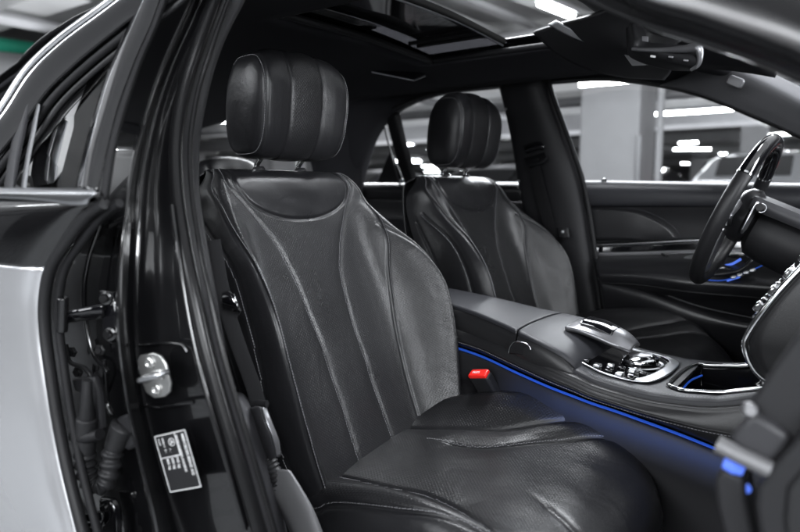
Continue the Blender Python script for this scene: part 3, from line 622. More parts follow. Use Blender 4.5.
# door sill and floor of the cabin
obj('sill', g_loft([[(-.4,-.93,.30),(.3,-.93,.30),(1.8,-.93,.30)],[(-.4,-.90,.40),(.3,-.90,.40),(1.8,-.90,.40)],[(-.4,-.78,.42),(.3,-.78,.42),(1.8,-.78,.42)],[(-.4,-.72,.36),(.3,-.72,.36),(1.8,-.72,.36)],[(-.4,-.71,.24),(.3,-.71,.24),(1.8,-.71,.24)]], 30, 30), 'paint', body)
obj('cabin_carpet', g_loft([[(-1.7,-.74,.26),(0,-.74,.24),(1.3,-.74,.24),(1.75,-.74,.45)],[(-1.7,-.2,.26),(0,-.2,.22),(1.3,-.2,.22),(1.75,-.2,.45)],[(-1.7,.2,.26),(0,.2,.22),(1.3,.2,.22),(1.75,.2,.45)],[(-1.7,.76,.26),(0,.76,.24),(1.3,.76,.24),(1.75,.76,.45)]], 30, 20), 'carpet', body, solid=.01)
# carpet step by the belt anchor
obj('carpet_step', g_loft([[(-.2,-.755,.62),(.12,-.76,.60),(.26,-.755,.52),(.5,-.75,.43)],[(-.2,-.70,.60),(.12,-.70,.58),(.26,-.70,.50),(.5,-.70,.41)],[(-.2,-.66,.42),(.12,-.66,.42),(.26,-.66,.36),(.5,-.66,.28)]], 24, 12), 'carpet', body, solid=.006)

# --- roof lining with the sunroof opening
def roofz(X, Y): return 1.452 - (.13 if Y > 0 else .05)*abs(Y/.62)**3.2 - (max(0, X-.45)**2)*.45 - (max(0, -.7-X)**2)*.09
HX0, HX1, HXM, HY = -.10, .50, .145, .31
xs = np.concatenate([np.linspace(-1.75, HX0, 22), np.linspace(HX0, HX1, 12)[1:], np.linspace(HX1, .80, 7)[1:]]); ys = np.concatenate([np.linspace(-.68, -HY, 12), np.linspace(-HY, HY, 13)[1:], np.linspace(HY, .50, 8)[1:]])
def yw(x, y):
    e = float(np.interp(x, [-1.75,-1.2,-.5,0], [-.33,-.40,-.58,-.68])); return y if y > -HY else -HY+(y+HY)*(e+HY)/(-.68+HY)
G = np.array([[(x, yw(x, y), roofz(x, yw(x, y))) for y in ys] for x in xs]); v, f = g_grid(G); nc = len(ys); keep = []
for q in f:
    cxy = v[list(q)].mean(0)
    if HX0 < cxy[0] < HX1 and abs(cxy[1]) < HY: continue
    keep.append(q)
obj('roof_lining', (v, keep), 'headliner', body, solid=.012)
G2 = G.copy(); G2[...,2] += .03; obj('roof_skin', (G2.reshape(-1,3), keep), 'paint', body, solid=.004)
hb = lambda pts, r, m, nm, **k: obj(nm, g_tube([(x, y, roofz(x, y)+dz) for x, y, dz in pts], r, seg=12, smooth=False, **k), m, body)
hb([(HX0,-HY,-.004),(HX0,0,-.004),(HX0,HY,-.004)], .009, 'plastic_dark', 'sunroof_frame'); hb([(HX0,HY,-.004),(.2,HY,-.004),(HX1,HY,-.004)], .009, 'plastic_dark', 'sunroof_frame'); hb([(HX0,-HY,-.004),(.2,-HY,-.004),(HX1,-HY,-.004)], .009, 'plastic_dark', 'sunroof_frame')
hb([(HX1,-HY,-.004),(HX1,0,-.004),(HX1,HY,-.004)], .012, 'plastic_dark', 'sunroof_frame')
obj('sunroof_beam', g_loft([[(HXM-.010, y, roofz(HXM,y)+.030) for y in (-HY,0,HY)],[(HXM-.008, y, roofz(HXM,y)+.016) for y in (-HY,0,HY)],[(HXM+.002, y, roofz(HXM,y)+.016) for y in (-HY,0,HY)],[(HXM+.004, y, roofz(HXM,y)+.03) for y in (-HY,0,HY)]], 10, 12), 'matte_black', body)
obj('beam_trim', g_tube([(HXM-.004, y, roofz(HXM,y)+.012) for y in (-HY,-.1,.1,HY)], .0028, seg=8), 'chrome_satin', body)
obj('sunroof_glass', g_loft([[(x, y, roofz(x,y)+.03) for y in (-HY-.02,-.1,.1,HY+.02)] for x in (HX0-.02, .03, HXM)], 10, 6), 'glass_tint', body, solid=.005)
for k, dy in enumerate((-.02, .0)): obj('sunroof_rail', g_tube([(HX0+.01, .22+dy*2, 1.462), (HXM-.015, .22+dy*2, 1.462)], .006, smooth=False), 'plastic_dark', body)
# reading lamp in the lining
rl = [at(372,72,.30), at(384,68.5,.34), at(425,76,.36), at(414,80.5,.32)]
fr = np.array(rl); cen_ = fr.mean(0)
obj('reading_lamp_frame', [g_tube([fr[i], fr[(i+1)%4]], .0022, smooth=False, seg=8) for i in range(4)], 'chrome_satin', body)
obj('reading_lamp', g_prism(fr+np.array([0,0,.002]), (0,0,.006)), 'gloss_black', body)

# --- far side: pillars, roof rail, windows
ftop = [(352,200,.70),(360,165,.69),(372,132,.68),(394,108,.67),(430,93,.66),(480,86,.66),(548,80,.66),(600,77,.67),(650,82,.68),(700,94,.70),(750,114,.72),(800,136,.74),(870,170,.77),(940,210,.80)]
fmid = [(p[0]-10 if p[0] < 400 else p[0], p[1]-(12 if p[0] > 380 else 6), p[2]-.03) for p in ftop]
fup = [at(x, y, Y) for x, y, Y in [(325,200,.66),(330,160,.64),(345,118,.60),(372,88,.58),(410,76,.57),(470,68,.57),(540,62,.58),(600,59,.59),(650,62,.60),(700,72,.62),(750,92,.64),(800,112,.67),(870,148,.71),(940,186,.75)]]
obj('roof_rail', g_loft([[p+np.array([0,.05,-.004]) for p in A(ftop)], A(ftop), A(fmid), fup, [np.array([p[0], .50, roofz(p[0], .50)-.002]) if 0 < i < 10 else p+np.array([0,-.02,.05]) for i, p in enumerate(fup)]], 110, 24), 'headliner', body, solid=.004)
# rail seal with a thin highlight
obj('window_seal', g_tube([p+np.array([0,-.004,-.002]) for p in A(ftop)[3:13]], .006, n=80, seg=10), 'rubber', body)
# C pillar and quarter window frame
obj('rear_quarter_trim', g_loft([A([(300,110,.5),(310,160,.52),(318,200,.55),(322,260,.58)]), A([(345,105,.60),(345,150,.64),(350,190,.66),(352,260,.68)]), A([(385,95,.66),(366,140,.69),(362,182,.705),(362,260,.70)])], 30, 14), 'headliner', body, solid=.004)
obj('quarter_divider', g_loft([A([(386,116,.70),(392,140,.715),(399,165,.725),(407,188,.73)]), A([(394,113,.69),(401,140,.705),(408,165,.715),(415,188,.72)]), A([(400,112,.70),(406,140,.715),(413,165,.725),(419,188,.73)])], 24, 10), 'plastic_dark', body, solid=.003)
obj('divider_strip', g_tube(A([(383,120,.71),(388,142,.72),(394,165,.73),(400,185,.735)]), .004, seg=8), 'plastic_grey', body)
# far B pillar with belt slot
pL = [(498,76,.655),(503,95,.67),(509,120,.69),(515,150,.71),(520,180,.725),(527,215,.735),(538,255,.74),(552,300,.745),(566,345,.745),(580,400,.74)]
pM = [(522,74,.63),(527,95,.645),(535,120,.665),(544,150,.685),(553,180,.70),(563,215,.715),(574,255,.72),(584,300,.725),(592,345,.725),(600,400,.72)]
pR = [(541,76,.65),(546,95,.665),(555,120,.685),(566,150,.705),(576,180,.72),(583,215,.73),(589,255,.735),(596,300,.74),(602,345,.74),(610,400,.74)]
obj('centre_pillar', g_loft([[p+np.array([-.01,.05,0]) for p in A(pL)], A(pL), A(pM), A(pR), [p+np.array([.01,.05,0]) for p in A(pR)]], 60, 26), 'plastic', body, solid=.003)
obj('door_seal', g_tube([p+np.array([.012,.0,0]) for p in A([(p[0]+3,p[1],p[2]) for p in pR])], .008, n=60, seg=12), 'rubber_soft', body)
obj('pillar_edge', g_tube([p+np.array([-.008,.01,0]) for p in A(pL)], .004, n=50, seg=10), 'gloss_black', body)
for q in ((506,109,.675), (519,181,.725)): obj('trim_clip', g_lathe([(0,.006),(.004,.005),(.005,0)], at(*q), (0,-1,0), 12), 'chrome_satin', body)
obj('belt_guide', [g_loft([A([(523,146,.685),(534,142,.68),(541,141,.68)]), A([(524,150,.665),(535,146,.66),(543,145,.66)]), A([(526,154,.67),(536,150,.665),(544,150,.665)])], 12, 10)], 'gloss_black', body, solid=.006)
obj('belt_guide_lower', [g_loft([A([(524,158,.69),(536,155,.685),(544,152,.685)]), A([(527,166,.665),(538,163,.66),(547,158,.665)]), A([(533,168,.675),(541,165,.67),(548,161,.675)])], 12, 10)], 'plastic_dark', body, solid=.006)
# far A pillar trim (pale cloth) with an airbag button
aL = [(660,86,.68),(700,95,.69),(750,115,.71),(800,137,.73),(870,172,.77),(940,212,.80)]
aM = [(690,74,.65),(715,82,.655),(760,103,.675),(805,124,.70),(872,158,.74),(940,196,.77)]
aU = [(709,58,.63),(730,66,.635),(768,84,.65),(808,105,.67),(874,142,.71),(940,180,.74)]
obj('windscreen_pillar_trim', g_loft([[p+np.array([0,-.004,0]) for p in A([(x, y, Y-.045) for x, y, Y in q])] for q in (aL, aM, aU)]+[[p+np.array([.04,.02,.01]) for p in A(aU)]], 50, 18), 'pillar_cloth', body, solid=.004)
c0_ = at(735,81.5,.585); bx_, by_ = at(747,86,.585)-c0_, at(734,73,.585)-c0_; bx_ /= np.linalg.norm(bx_); by_ -= bx_*np.dot(bx_,by_); by_ /= np.linalg.norm(by_)
obj('airbag_button', g_prism([c0_+bx_*a+by_*b for a, b in rrect(.043, .027, .009)], (0,.02,0)), 'silver_plastic', body, bevel=.003)
# windscreen far away to the right is outside the frame; rear end of the cabin
obj('parcel_shelf', g_loft([[(-1.75,-.6,.98),(-1.75,0,.99),(-1.75,.6,.98)],[(-1.3,-.64,.97),(-1.3,0,.98),(-1.3,.64,.97)]], 10, 6), 'plastic_dark', body, solid=.02)
obj('rear_pillar', [g_loft([[(-1.35,-.37,1.38),(-1.5,-.35,1.37),(-1.75,-.33,1.32)],[(-1.45,-.55,1.16),(-1.55,-.54,1.14),(-1.75,-.52,1.08)],[(-1.5,-.70,.98),(-1.6,-.70,.98),(-1.75,-.68,.95)]], 14, 12)], 'headliner', body, solid=.01)
obj('rear_header', g_loft([[(-1.7,-.56,1.27),(-1.68,-.2,1.36),(-1.68,.2,1.36),(-1.7,.56,1.27)],[(-1.75,-.56,1.24),(-1.75,-.2,1.33),(-1.75,.2,1.33),(-1.75,.56,1.24)]], 20, 6), 'headliner', body, solid=.01)
# near rail over the doorway (out of focus across the top right)
n0 = [(235,-160,-.66),(330,-170,-.62),(430,-130,-.60),(520,-50,-.60),(580,-6,-.605),(640,22,-.61),(700,41,-.62),(760,62,-.63),(820,88,-.645),(900,128,-.66),(980,174,-.68)]
nmid = [(235,-190,-.69),(330,-200,-.66),(430,-165,-.64),(520,-82,-.64),(580,-36,-.645),(640,-1,-.65),(700,18,-.66),(760,40,-.67),(820,66,-.685),(900,106,-.70),(980,150,-.72)]
n2 = [(235,-240,-.67),(330,-250,-.64),(430,-210,-.62),(520,-130,-.62),(580,-90,-.625),(640,-62,-.63),(700,-46,-.64),(760,-26,-.65),(820,-2,-.665),(900,40,-.68),(980,86,-.70)]
obj('doorway_rail', g_loft([[p+np.array([0,.05,.0]) for p in A(n0)], A(n0), [a*.55+b*.45 for a, b in zip(A(n0), A(nmid))], A(nmid), A(n2), [p+np.array([0,.10,.02]) for p in A(n2)]], 110, 30), 'paint_rail', body, solid=.004)
obj('doorway_seal', g_tube([p+np.array([0,-.0,.003]) for p in A(n0)], .006, n=90, seg=12), 'rubber', body)
obj('roof_side', g_loft([[p+np.array([0,.05,.0]) for p in A(n0)[:8]], [np.array([p[0], -.55, roofz(p[0], -.55)]) for p in A(n0)[:8]]], 40, 8), 'headliner', body, solid=.004)

# --- hinge area behind the pillar
jb = [(150,150,-.80),(110,210,-.84),(90,300,-.85),(90,400,-.85),(100,480,-.85),(125,570,-.85),(150,650,-.85)]
obj('hinge_recess', g_loft([A([(20,150,-.74),(10,210,-.78),(0,300,-.80),(0,400,-.8),(10,480,-.8),(30,570,-.8),(50,650,-.8)]), A(jb), A([(175,150,-.80),(150,210,-.83),(140,300,-.84),(140,400,-.84),(155,480,-.84),(180,570,-.84),(205,650,-.84)])], 40, 16), 'paint', body, solid=.003)
def hinge(y0, s, label):
    t = bpy.data.objects.new('door_hinge', None); COL.objects.link(t); t.parent = body; t.location = Vector(at(90, y0, -.88))-world_loc(body)
    obj('hinge_leaf', [g_prism(A([(98,y0-22,-.875),(110,y0-20,-.875),(115,y0-5,-.875),(116,y0+22,-.875),(110,y0+32,-.875),(103,y0+26,-.875),(101,y0,-.875)]), (0,.012,0))], 'gloss_black', t, bevel=.003)
    obj('hinge_arm', g_loft([A([(60,y0+2,-.93),(75,y0-3,-.91),(90,y0-6,-.895),(104,y0-8,-.88)]), A([(60,y0+8,-.93),(75,y0+4,-.91),(90,y0+2,-.895),(104,y0+2,-.88)]), A([(62,y0+12,-.92),(76,y0+10,-.90),(91,y0+8,-.885),(105,y0+8,-.87)])], 14, 8), 'gloss_black', t, solid=.008)
    obj('hinge_pin', g_tube(A([(63,y0-15,-.925),(62,y0+20,-.925)]), .008, smooth=False, seg=16), 'steel' if s else 'paint', t, bevel=.002)
    for dx, dy in ((106,-14),(110,22)):
        obj('bolt', g_lathe([(0,.010),(.005,.010),(.0065,.008),(.0068,.003),(.010,.002),(.0105,0)], at(dx, y0+dy, -.880), (.5,-.86,0), 6 if s else 18), 'paint', t, smooth=False)
    return t
for q in ((72,352),(78,372),(100,350),(104,372)): obj('body_bolt', g_lathe([(0,.006),(.005,.006),(.006,.003),(.009,.002),(.0095,0)], at(q[0], q[1], -.862), (.5,-.86,0), 6), 'rubber', body, smooth=False)
obj('wire_loom', g_tube(A([(66,345,-.875),(70,362,-.88),(84,368,-.88),(92,380,-.875),(88,398,-.87)]), .0035, n=30, seg=10), 'rubber', body)
obj('recess_rib', g_tube(A([(100,225,-.862),(88,262,-.87),(84,300,-.872),(92,350,-.872),(108,372,-.87)]), .004, n=50, seg=10), 'paint', body)
obj('recess_rib', g_tube(A([(104,360,-.868),(107,400,-.868),(112,415,-.868)]), .004, n=20, seg=10), 'paint', body)
hinge(312, 0, 'upper black door hinge with two bolts above the corrugated cable boot')
hinge(520, 0, 'lower black door hinge below the corrugated cable boot')
# cable boot
t = thing('cable_boot', 'black corrugated rubber cable boot bending in a U between pillar and rear door', 'cable boot', tuple(at(95, 480, -.88)))
bp = A([(87,418,-0.912),(86,440,-0.912),(85,458,-0.912),(87,474,-0.912),(94,484,-0.907),(104,483,-0.897),(110,470,-0.890),(113,452,-0.884),(119,436,-0.878),(124,426,-0.874)])
P = cr1(bp, 150); s_ = np.linspace(0, 1, 150); rad = .0145+.0021*np.sin(s_*2*math.pi*16)*((s_ > .18) & (s_ < .80))
rad = rad*np.interp(s_, [0,.12,.2,.8,.88,1], [1.05,1.0,1,1,1.15,1.35]); obj('corrugated_hose', g_tube(P, rad, n=150, seg=18, smooth=False), 'rubber', t, auto=0)
obj('hose_sleeve', [g_tube(A([(87,380,-0.917),(87,400,-0.917),(87,420,-0.912)]), [.0085,.0095,.0115], n=20, seg=16, rb=[.006,.008,.0115])], 'rubber', t)
obj('sleeve_holder', [g_tube(A([(74,436,-0.912),(87,437,-0.912),(100,434,-0.907)]), [.009,.016,.009], n=12, seg=16, rb=[.008,.010,.008]), ], 'plastic_dark', t)
obj('guide_bracket', [g_prism(A([(71,380,-0.902),(93,377,-0.902),(99,395,-0.897),(102,430,-0.897),(95,430,-0.902),(91,395,-0.902),(75,392,-0.902)]), (0,.01,0))], 'plastic', t, bevel=.003)
obj('boot_flange', [g_prism(A([(115,418,-0.878),(129,413,-0.874),(133,425,-0.872),(134,446,-0.872),(127,452,-0.874),(119,444,-0.876)]), (0,.012,0))], 'plastic', t, bevel=.005)

# ================================================================== rear door
rd = thing('rear_door', 'black rear passenger door with chrome window trim and pale painted-in reflection on the lower panel at the left edge', 'car door', tuple(at(60, 300, -.95)))
lowL = -260
fe = [(97,203),(80,216),(62,240),(45,268),(39,300),(40,335),(46,380),(53,425),(62,470),(73,515),(90,580),(112,660)]     # front edge of the door
def row_l(ex, ys_, Yf=-.955): return [at(ex[0], ex[1], Yf)]
import bisect
edge = np.array(A([(x, y, -.945) for x, y in fe])); 
def skin(z0i, z1i, bul):
    rows = []
    for k in range(z0i, z1i):
        e = edge[k]; z = e[2]; o = -.012-.018*bul[min(k, len(bul)-1)]
        rows.append([e, e+np.array([-.012,-.006,0]), np.array([e[0]-.06, e[1]+o*.6, z]), np.array([e[0]-.25, e[1]+o, z]), np.array([e[0]-.55, e[1]+o, z]), np.array([-.85, e[1], z])])
    return rows
bul = [0,.6,1,1.1,1.0,.9,.9,1,1,1,.8,.6]
# belt line row on top
e0 = at(93,204,-.945)
rws = [[e0+np.array([0,.01,.001]), e0+np.array([-.012,.004,.001]), e0+np.array([-.06,0,.002]), e0+np.array([-.25,0,.002]), e0+np.array([-.55,0,.002]), np.array([-.85,-.93,e0[2]+.002])]]
obj('upper_panel', g_loft(rws+skin(0,4,bul), 50, 40), 'paint', rd, solid=.01)
obj('lower_panel', g_loft(skin(3,12,bul), 50, 60), 'paint_pale_reflection', rd, solid=.01)  # black door skin, its pale tone stands in for a reflection
obj('edge_seal', g_tube([p+np.array([.004,.006,0]) for p in edge], .0085, n=80, seg=14), 'rubber', rd)
obj('edge_seal', g_tube([p+np.array([.018,.020,0]) for p in edge], .006, n=80, seg=12), 'rubber_soft', rd)
obj('chrome_belt', g_loft([A([(94,188,-.945),(60,188,-.945),(0,187,-.945),(-160,184,-.945)]), A([(95,192,-.957),(60,192,-.957),(0,192,-.957),(-160,190,-.957)]), A([(92,197,-.957),(75,204,-.957),(0,198,-.957),(-160,196,-.957)]), A([(90,199,-.947),(75,206,-.947),(0,200,-.947),(-160,198,-.947)])], 30, 12), 'chrome_satin', rd, solid=.003)
# window frame: outer bright edge, body, inner channel
def yz(x, y): return -.945+.15*max(0, (195-y))/195.0
def tr(pts, d=0): return [at(x, y, yz(x, y)+d) for x, y in pts]
fo = [(-60,205),(-30,150),(0,110),(25,72),(58,40),(98,10),(140,-22),(190,-60)]
fc = [(-48,210),(-19,158),(11,118),(36,82),(68,50),(107,20),(148,-12),(197,-50)]
fi = [(-36,214),(-8,165),(22,127),(47,92),(78,62),(117,30),(157,-1),(204,-42)]
obj('chrome_arc', g_tube(tr(fo), .0065, n=70, seg=12), 'chrome_satin', rd)
obj('chrome_arc', g_tube(tr([(x+5, y+3) for x, y in fo]), .0032, n=70, seg=10), 'chrome', rd)
obj('window_frame', g_loft([tr(fo, .002), tr(fc, -.006), tr(fi, .0), tr(fi, .03)], 70, 16), 'rubber_soft', rd, solid=.004)
obj('window_channel', g_tube(tr([(x+6, y+6) for x, y in fi], .012), .006, n=70, seg=10), 'rubber_soft', rd)
obj('glass_run', g_tube(tr([(x+13, y+12) for x, y in fi], .018), .004, n=70, seg=10), 'rubber', rd)
obj('divider_bar', g_loft([tr([(23,95),(15,125),(8,160),(3,192)]), tr([(29,97),(22,127),(15,160),(11,192)],-.006), tr([(33,99),(27,127),(20,160),(15,192)])], 24, 8), 'plastic_grey', rd, solid=.004)
obj('divider_bar', g_loft([tr([(37,103),(31,130),(25,160),(20,192)]), tr([(39,104),(34,130),(28,160),(24,192)],-.004)], 24, 4), 'chrome_satin', rd, solid=.003)
obj('pillar_cover', g_loft([tr([(146,-14),(128,25),(110,65),(95,110),(84,150),(75,190)]), tr([(152,-14),(136,25),(120,65),(105,110),(93,150),(86,190)],-.010), tr([(166,-20),(150,25),(134,62),(118,106),(107,148),(98,190)])], 50, 16), 'gloss_black', rd, solid=.005)
obj('cover_trim', g_loft([tr([(167,-20),(151,25),(135,62),(119,106),(108,148),(99,196)],.0), tr([(171,-20),(155,25),(139,62),(124,106),(113,148),(105,198)],-.004), tr([(175,-20),(159,25),(143,62),(128,106),(117,148),(109,199)],.006)], 50, 12), 'rubber_soft', rd, solid=.004)
obj('window_glass', g_prism(tr([(-36,214),(-8,165),(22,127),(47,92),(78,62),(117,30),(140,5),(120,45),(95,110),(75,190)], .02), (0,.004,0)), 'glass', rd, smooth=False)
# ================================================================== driver door (far side)
dd = thing('driver_door', 'closed driver door on the far side with grey padded sill, curved seam and armrest', 'car door', (.8, .8, 0))
XR = 1.75
def X_line(Y, pts, xs_=(None,)): return [at(x, y, Y) for x, y in pts]
sa = [(566,181,.82),(600,180.5,.82),(700,182,.82),(800,183,.82),(1000,187,.82)]
sb_ = [(568,182,.775),(600,182,.765),(700,184,.765),(800,186,.765),(1000,191,.765)]
sc_ = [(572,190,.742),(600,190,.735),(700,192,.735),(800,195,.735),(1000,202,.735)]
sd = [(578,203,.745),(600,204,.735),(700,204.5,.735),(800,207,.735),(1000,216,.735)]
se = [(578,206,.76),(600,207,.752),(700,207.5,.752),(800,210,.752),(1000,220,.752)]
obj('sill_pad', g_loft([A(sa), A(sb_), A(sc_), A(sd), A(se)], 60, 20), 'leather_grey', dd, solid=.004)
obj('lock_pin', [g_lathe([(0,.010),(.006,.009),(.009,.004),(.010,-.004),(.013,-.006),(.013,-.012)], at(604,181,.78), (0,0,1), 20)], 'chrome', dd)
up = [[(578,204,.760),(600,205,.756),(700,206,.756),(800,209,.756),(1000,216,.756)], [(585,222,.765),(640,221,.765),(700,221,.765),(800,222,.765),(1000,230,.765)], [(592,244,.77),(640,242,.77),(700,239,.77),(800,237,.77),(1000,240,.77)]]
obj('upper_panel', g_loft([A(r) for r in up], 50, 20), 'leather_plain', dd, solid=.004)
obj('panel_seam', g_tube(A([(582,205.5,.752),(612,206.5,.752),(636,209,.753),(656,216,.756),(672,226,.758),(681,237,.762)]), .0016, n=60, seg=8), 'leather_grey', dd)
obj('map_insert', g_loft([A([(581,208,.752),(612,209,.752),(634,211.5,.753),(652,218,.756),(667,227,.758),(677,238,.762)]), A([(583,222,.752),(612,223,.752),(630,225,.753),(645,230,.756),(655,235,.758),(660,240,.762)]), A([(587,240,.755),(612,240,.755),(630,240,.756),(640,240,.758),(648,240,.76),(655,240,.762)])], 40, 12), 'leather_grey' if False else 'leather_plain', dd, solid=.003)
obj('trim_strip', g_loft([A([(592,243,.765),(640,241,.765),(700,238,.765),(800,236,.765),(1000,240,.765)]), A([(592,245,.758),(640,243.2,.758),(700,240,.758),(800,238,.758),(1000,242,.758)]), A([(592,247,.765),(640,245,.765),(700,242,.765),(800,240,.765),(1000,244,.765)])], 40, 8), 'chrome_satin', dd)
obj('trim_wood', g_loft([A([(592,247,.768),(640,245,.768),(700,242,.768),(800,240,.768),(1000,244,.768)]), A([(594,253,.764),(640,252,.764),(700,250,.764),(800,248,.764),(1000,252,.764)])], 40, 6), 'gloss_black', dd, solid=.003)
obj('trim_strip', g_loft([A([(594,253,.765),(640,252,.765),(700,250,.765),(800,248,.765),(1000,252,.765)]), A([(594,255.5,.758),(640,254.5,.758),(700,252.5,.758),(800,250,.758),(1000,254,.758)])], 40, 4), 'silver_plastic', dd, solid=.003)
arm = [[(594,256,.765),(640,255,.765),(690,254,.765),(760,252,.765),(1000,256,.765)], [(596,263,.69),(640,261,.67),(690,262,.66),(760,268,.67),(1000,280,.70)], [(597,272,.63),(640,272,.61),(690,278,.60),(760,284,.62),(1000,300,.66)],
       [(600,282,.63),(640,284,.61),(690,291,.605),(760,297,.63),(1000,320,.66)], [(604,296,.68),(640,300,.67),(690,306,.67),(760,312,.68),(1000,340,.70)], [(606,330,.72),(640,334,.72),(690,340,.72),(760,346,.72),(1000,370,.74)], [(620,420,.74),(640,430,.74),(690,440,.74),(760,440,.74),(1000,470,.74)]]
obj('armrest', g_loft([A(r) for r in arm], 60, 60), 'leather_plain', dd, solid=.004)
obj('door_pocket', g_loft([A([(598,276,.67),(650,289,.655),(700,306,.65),(760,319,.66),(1000,350,.68)]), A([(599,282,.635),(650,297,.62),(700,314,.615),(760,328,.62),(1000,360,.66)]), A([(602,300,.64),(650,318,.63),(700,332,.625),(760,344,.64),(1000,372,.67)]), A([(610,350,.70),(650,360,.70),(700,370,.70),(760,380,.70),(1000,400,.72)])], 50, 24), 'leather_plain', dd, solid=.004)
obj('pocket_rim', g_tube(A([(598,276,.66),(650,289.5,.645),(700,306.5,.64),(760,319.5,.65)]), .0022, n=40, seg=8), 'plastic_grey', dd)
obj('armrest_seam', g_tube(A([(601,283,.628),(640,285,.607),(690,292,.60),(760,298,.626)]), .0018, n=50, seg=8), 'rubber', dd)
obj('door_pull', g_tube(A([(662,254,.74),(675,262,.70),(688,272,.66),(700,278,.64)]), .004, n=40, seg=10), 'rubber', dd)
hd_ = obj('handle_cup', g_loft([A([(716,256,.73),(735,255,.73),(752,254,.73)]), A([(714,264,.70),(733,263,.70),(750,259,.70)]), A([(718,270,.68),(733,270,.68),(744,265,.68)])], 20, 10), 'gloss_black', dd, solid=.004)
obj('inner_handle', g_loft([A([(684,257,.70),(694,254,.70),(706,255,.70)]), A([(684,262,.685),(694,260,.685),(706,259,.685)])], 14, 6), 'chrome_satin', dd, solid=.005)
obj('handle_light', g_tube(A([(723,266,.67),(732,264,.67),(741,259,.67)]), .0035, seg=8), 'blue_lamp', dd)
obj('pull_handle', g_tube(A([(706,275,.62),(722,274,.62),(738,271,.62),(750,262,.63),(758,252,.66)]), [.004,.006,.006,.005,.004], n=40, seg=12), 'leather_plain', dd)
obj('handle_edge', g_tube(A([(708,271,.615),(722,268,.61),(732,269,.61)]), .0028, seg=8), 'chrome', dd)
for k in range(4):
    a = at(734+6.2*k, 277-2.3*k, .615); obj('window_switch', [g_box(a, (.016, .022, .010), rotm('Y', -14))], 'chrome_satin', dd, bevel=.003)
obj('switch_light', g_tube(A([(727,281,.607),(740,277,.607)]), .0022, seg=8), 'blue_lamp', dd)
obj('ambient_strip', g_tube(A([(690,277,.603),(708,280,.60),(725,280,.605),(745,273,.61),(770,262,.62)]), .0016, n=40, seg=8), 'blue_glow', dd)
obj('outer_skin', g_loft([[(.0,.90,.95),(.8,.90,.95),(1.75,.90,.93)],[(.0,.93,.7),(.8,.93,.7),(1.75,.93,.7)],[(.0,.90,.3),(.8,.90,.3),(1.75,.90,.3)]], 10, 12), 'paint', dd, solid=.003)
obj('window_glass', g_loft([A([(556,100,.74),(640,90,.74),(740,116,.76),(940,214,.80)]), A([(580,190,.80),(640,190,.80),(740,192,.80),(940,216,.82)])], 16, 8), 'glass', dd)
# ================================================================== rear door on the far side
rf = thing('rear_door', 'closed rear door on the far side behind the driver seat, seen in deep shadow', 'car door', (-.5, .8, 0))
obj('sill_pad', g_loft([A([(352,183,.80),(420,182,.80),(520,182,.80)]), A([(352,184,.76),(420,184,.755),(522,184,.755)]), A([(352,190,.735),(420,190,.73),(524,190,.73)]), A([(352,198,.74),(420,200,.74),(530,202,.74)])], 30, 14), 'leather_plain', rf, solid=.004)
obj('door_panel', g_loft([A([(350,196,.75),(420,200,.75),(530,202,.75)]), A([(350,215,.75),(420,222,.75),(535,228,.75)]), A([(350,232,.67),(420,238,.66),(540,246,.66)]), A([(350,250,.68),(420,260,.67),(545,270,.67)]), A([(350,330,.74),(420,340,.74),(560,380,.74)])], 40, 30), 'leather_plain', rf, solid=.004)
obj('trim_strip', g_tube(A([(362,215,.742),(400,219,.742),(440,222,.742)]), .002, seg=8), 'plastic_grey', rf)
obj('outer_skin', g_loft([[(-1.7,.88,.95),(-.9,.90,.95),(-.0,.90,.95)],[(-1.7,.91,.7),(-.9,.93,.7),(0,.93,.7)],[(-1.7,.88,.3),(-.9,.90,.3),(0,.90,.3)]], 10, 12), 'paint', rf, solid=.003)
obj('window_glass', g_loft([A([(400,116,.715),(440,96,.69),(500,92,.68)]), A([(418,188,.78),(460,188,.78),(520,188,.78)])], 12, 8), 'glass', rf)
obj('mirror_triangle', g_prism(A([(377,183,.745),(386,160,.735),(390,152,.73),(398,168,.738),(404,183,.745)]), (0,.01,0)), 'plastic_dark', rf, bevel=.002)
obj('tweeter_ring', g_lathe([(0,.006),(.008,.006),(.010,.003),(.010,0)], at(402,181,.735), (0,-1,.2), 16), 'chrome_satin', rf)

# ================================================================== rear bench
rb = thing('rear_seat', 'black leather rear bench seat in shadow behind the front seats', 'car seat', (-1.1, 0, 0))
obj('backrest', g_loft([[(-.92,-.66,.44),(-.9,-.3,.44),(-.93,0,.46),(-.9,.3,.44),(-.92,.66,.44)],[(-.98,-.68,.70),(-.96,-.35,.70),(-.985,0,.70),(-.96,.35,.70),(-.98,.68,.70)],[(-1.08,-.64,.92),(-1.06,-.35,.93),(-1.08,0,.92),(-1.06,.35,.93),(-1.08,.64,.92)],[(-1.15,-.6,.97),(-1.14,-.35,.985),(-1.15,0,.97),(-1.14,.35,.985),(-1.15,.6,.97)],[(-1.24,-.6,.94),(-1.24,-.35,.95),(-1.24,0,.94),(-1.24,.35,.95),(-1.24,.6,.94)]], 60, 30), 'leather_plain', rb, solid=.02)
obj('seat_cushion', g_loft([[(-.95,-.66,.46),(-.93,0,.47),(-.95,.66,.46)],[(-.7,-.66,.49),(-.7,0,.49),(-.7,.66,.49)],[(-.5,-.66,.49),(-.5,0,.49),(-.5,.66,.49)],[(-.42,-.66,.45),(-.42,0,.45),(-.42,.66,.45)],[(-.44,-.66,.28),(-.44,0,.28),(-.44,.66,.28)]], 40, 30), 'leather_plain', rb, solid=.02)
for y in (-.36, .36):
    g = dense(hnet, 60, 50); g = g+np.array([-1.13, y, -.155]); obj('headrest', g_grid(g), 'leather_plain', rb)
    obj('headrest_post', [g_tube([(-1.16, y-.05, .95), (-1.15, y-.05, .99)], .007, smooth=False)], 'chrome', rb)

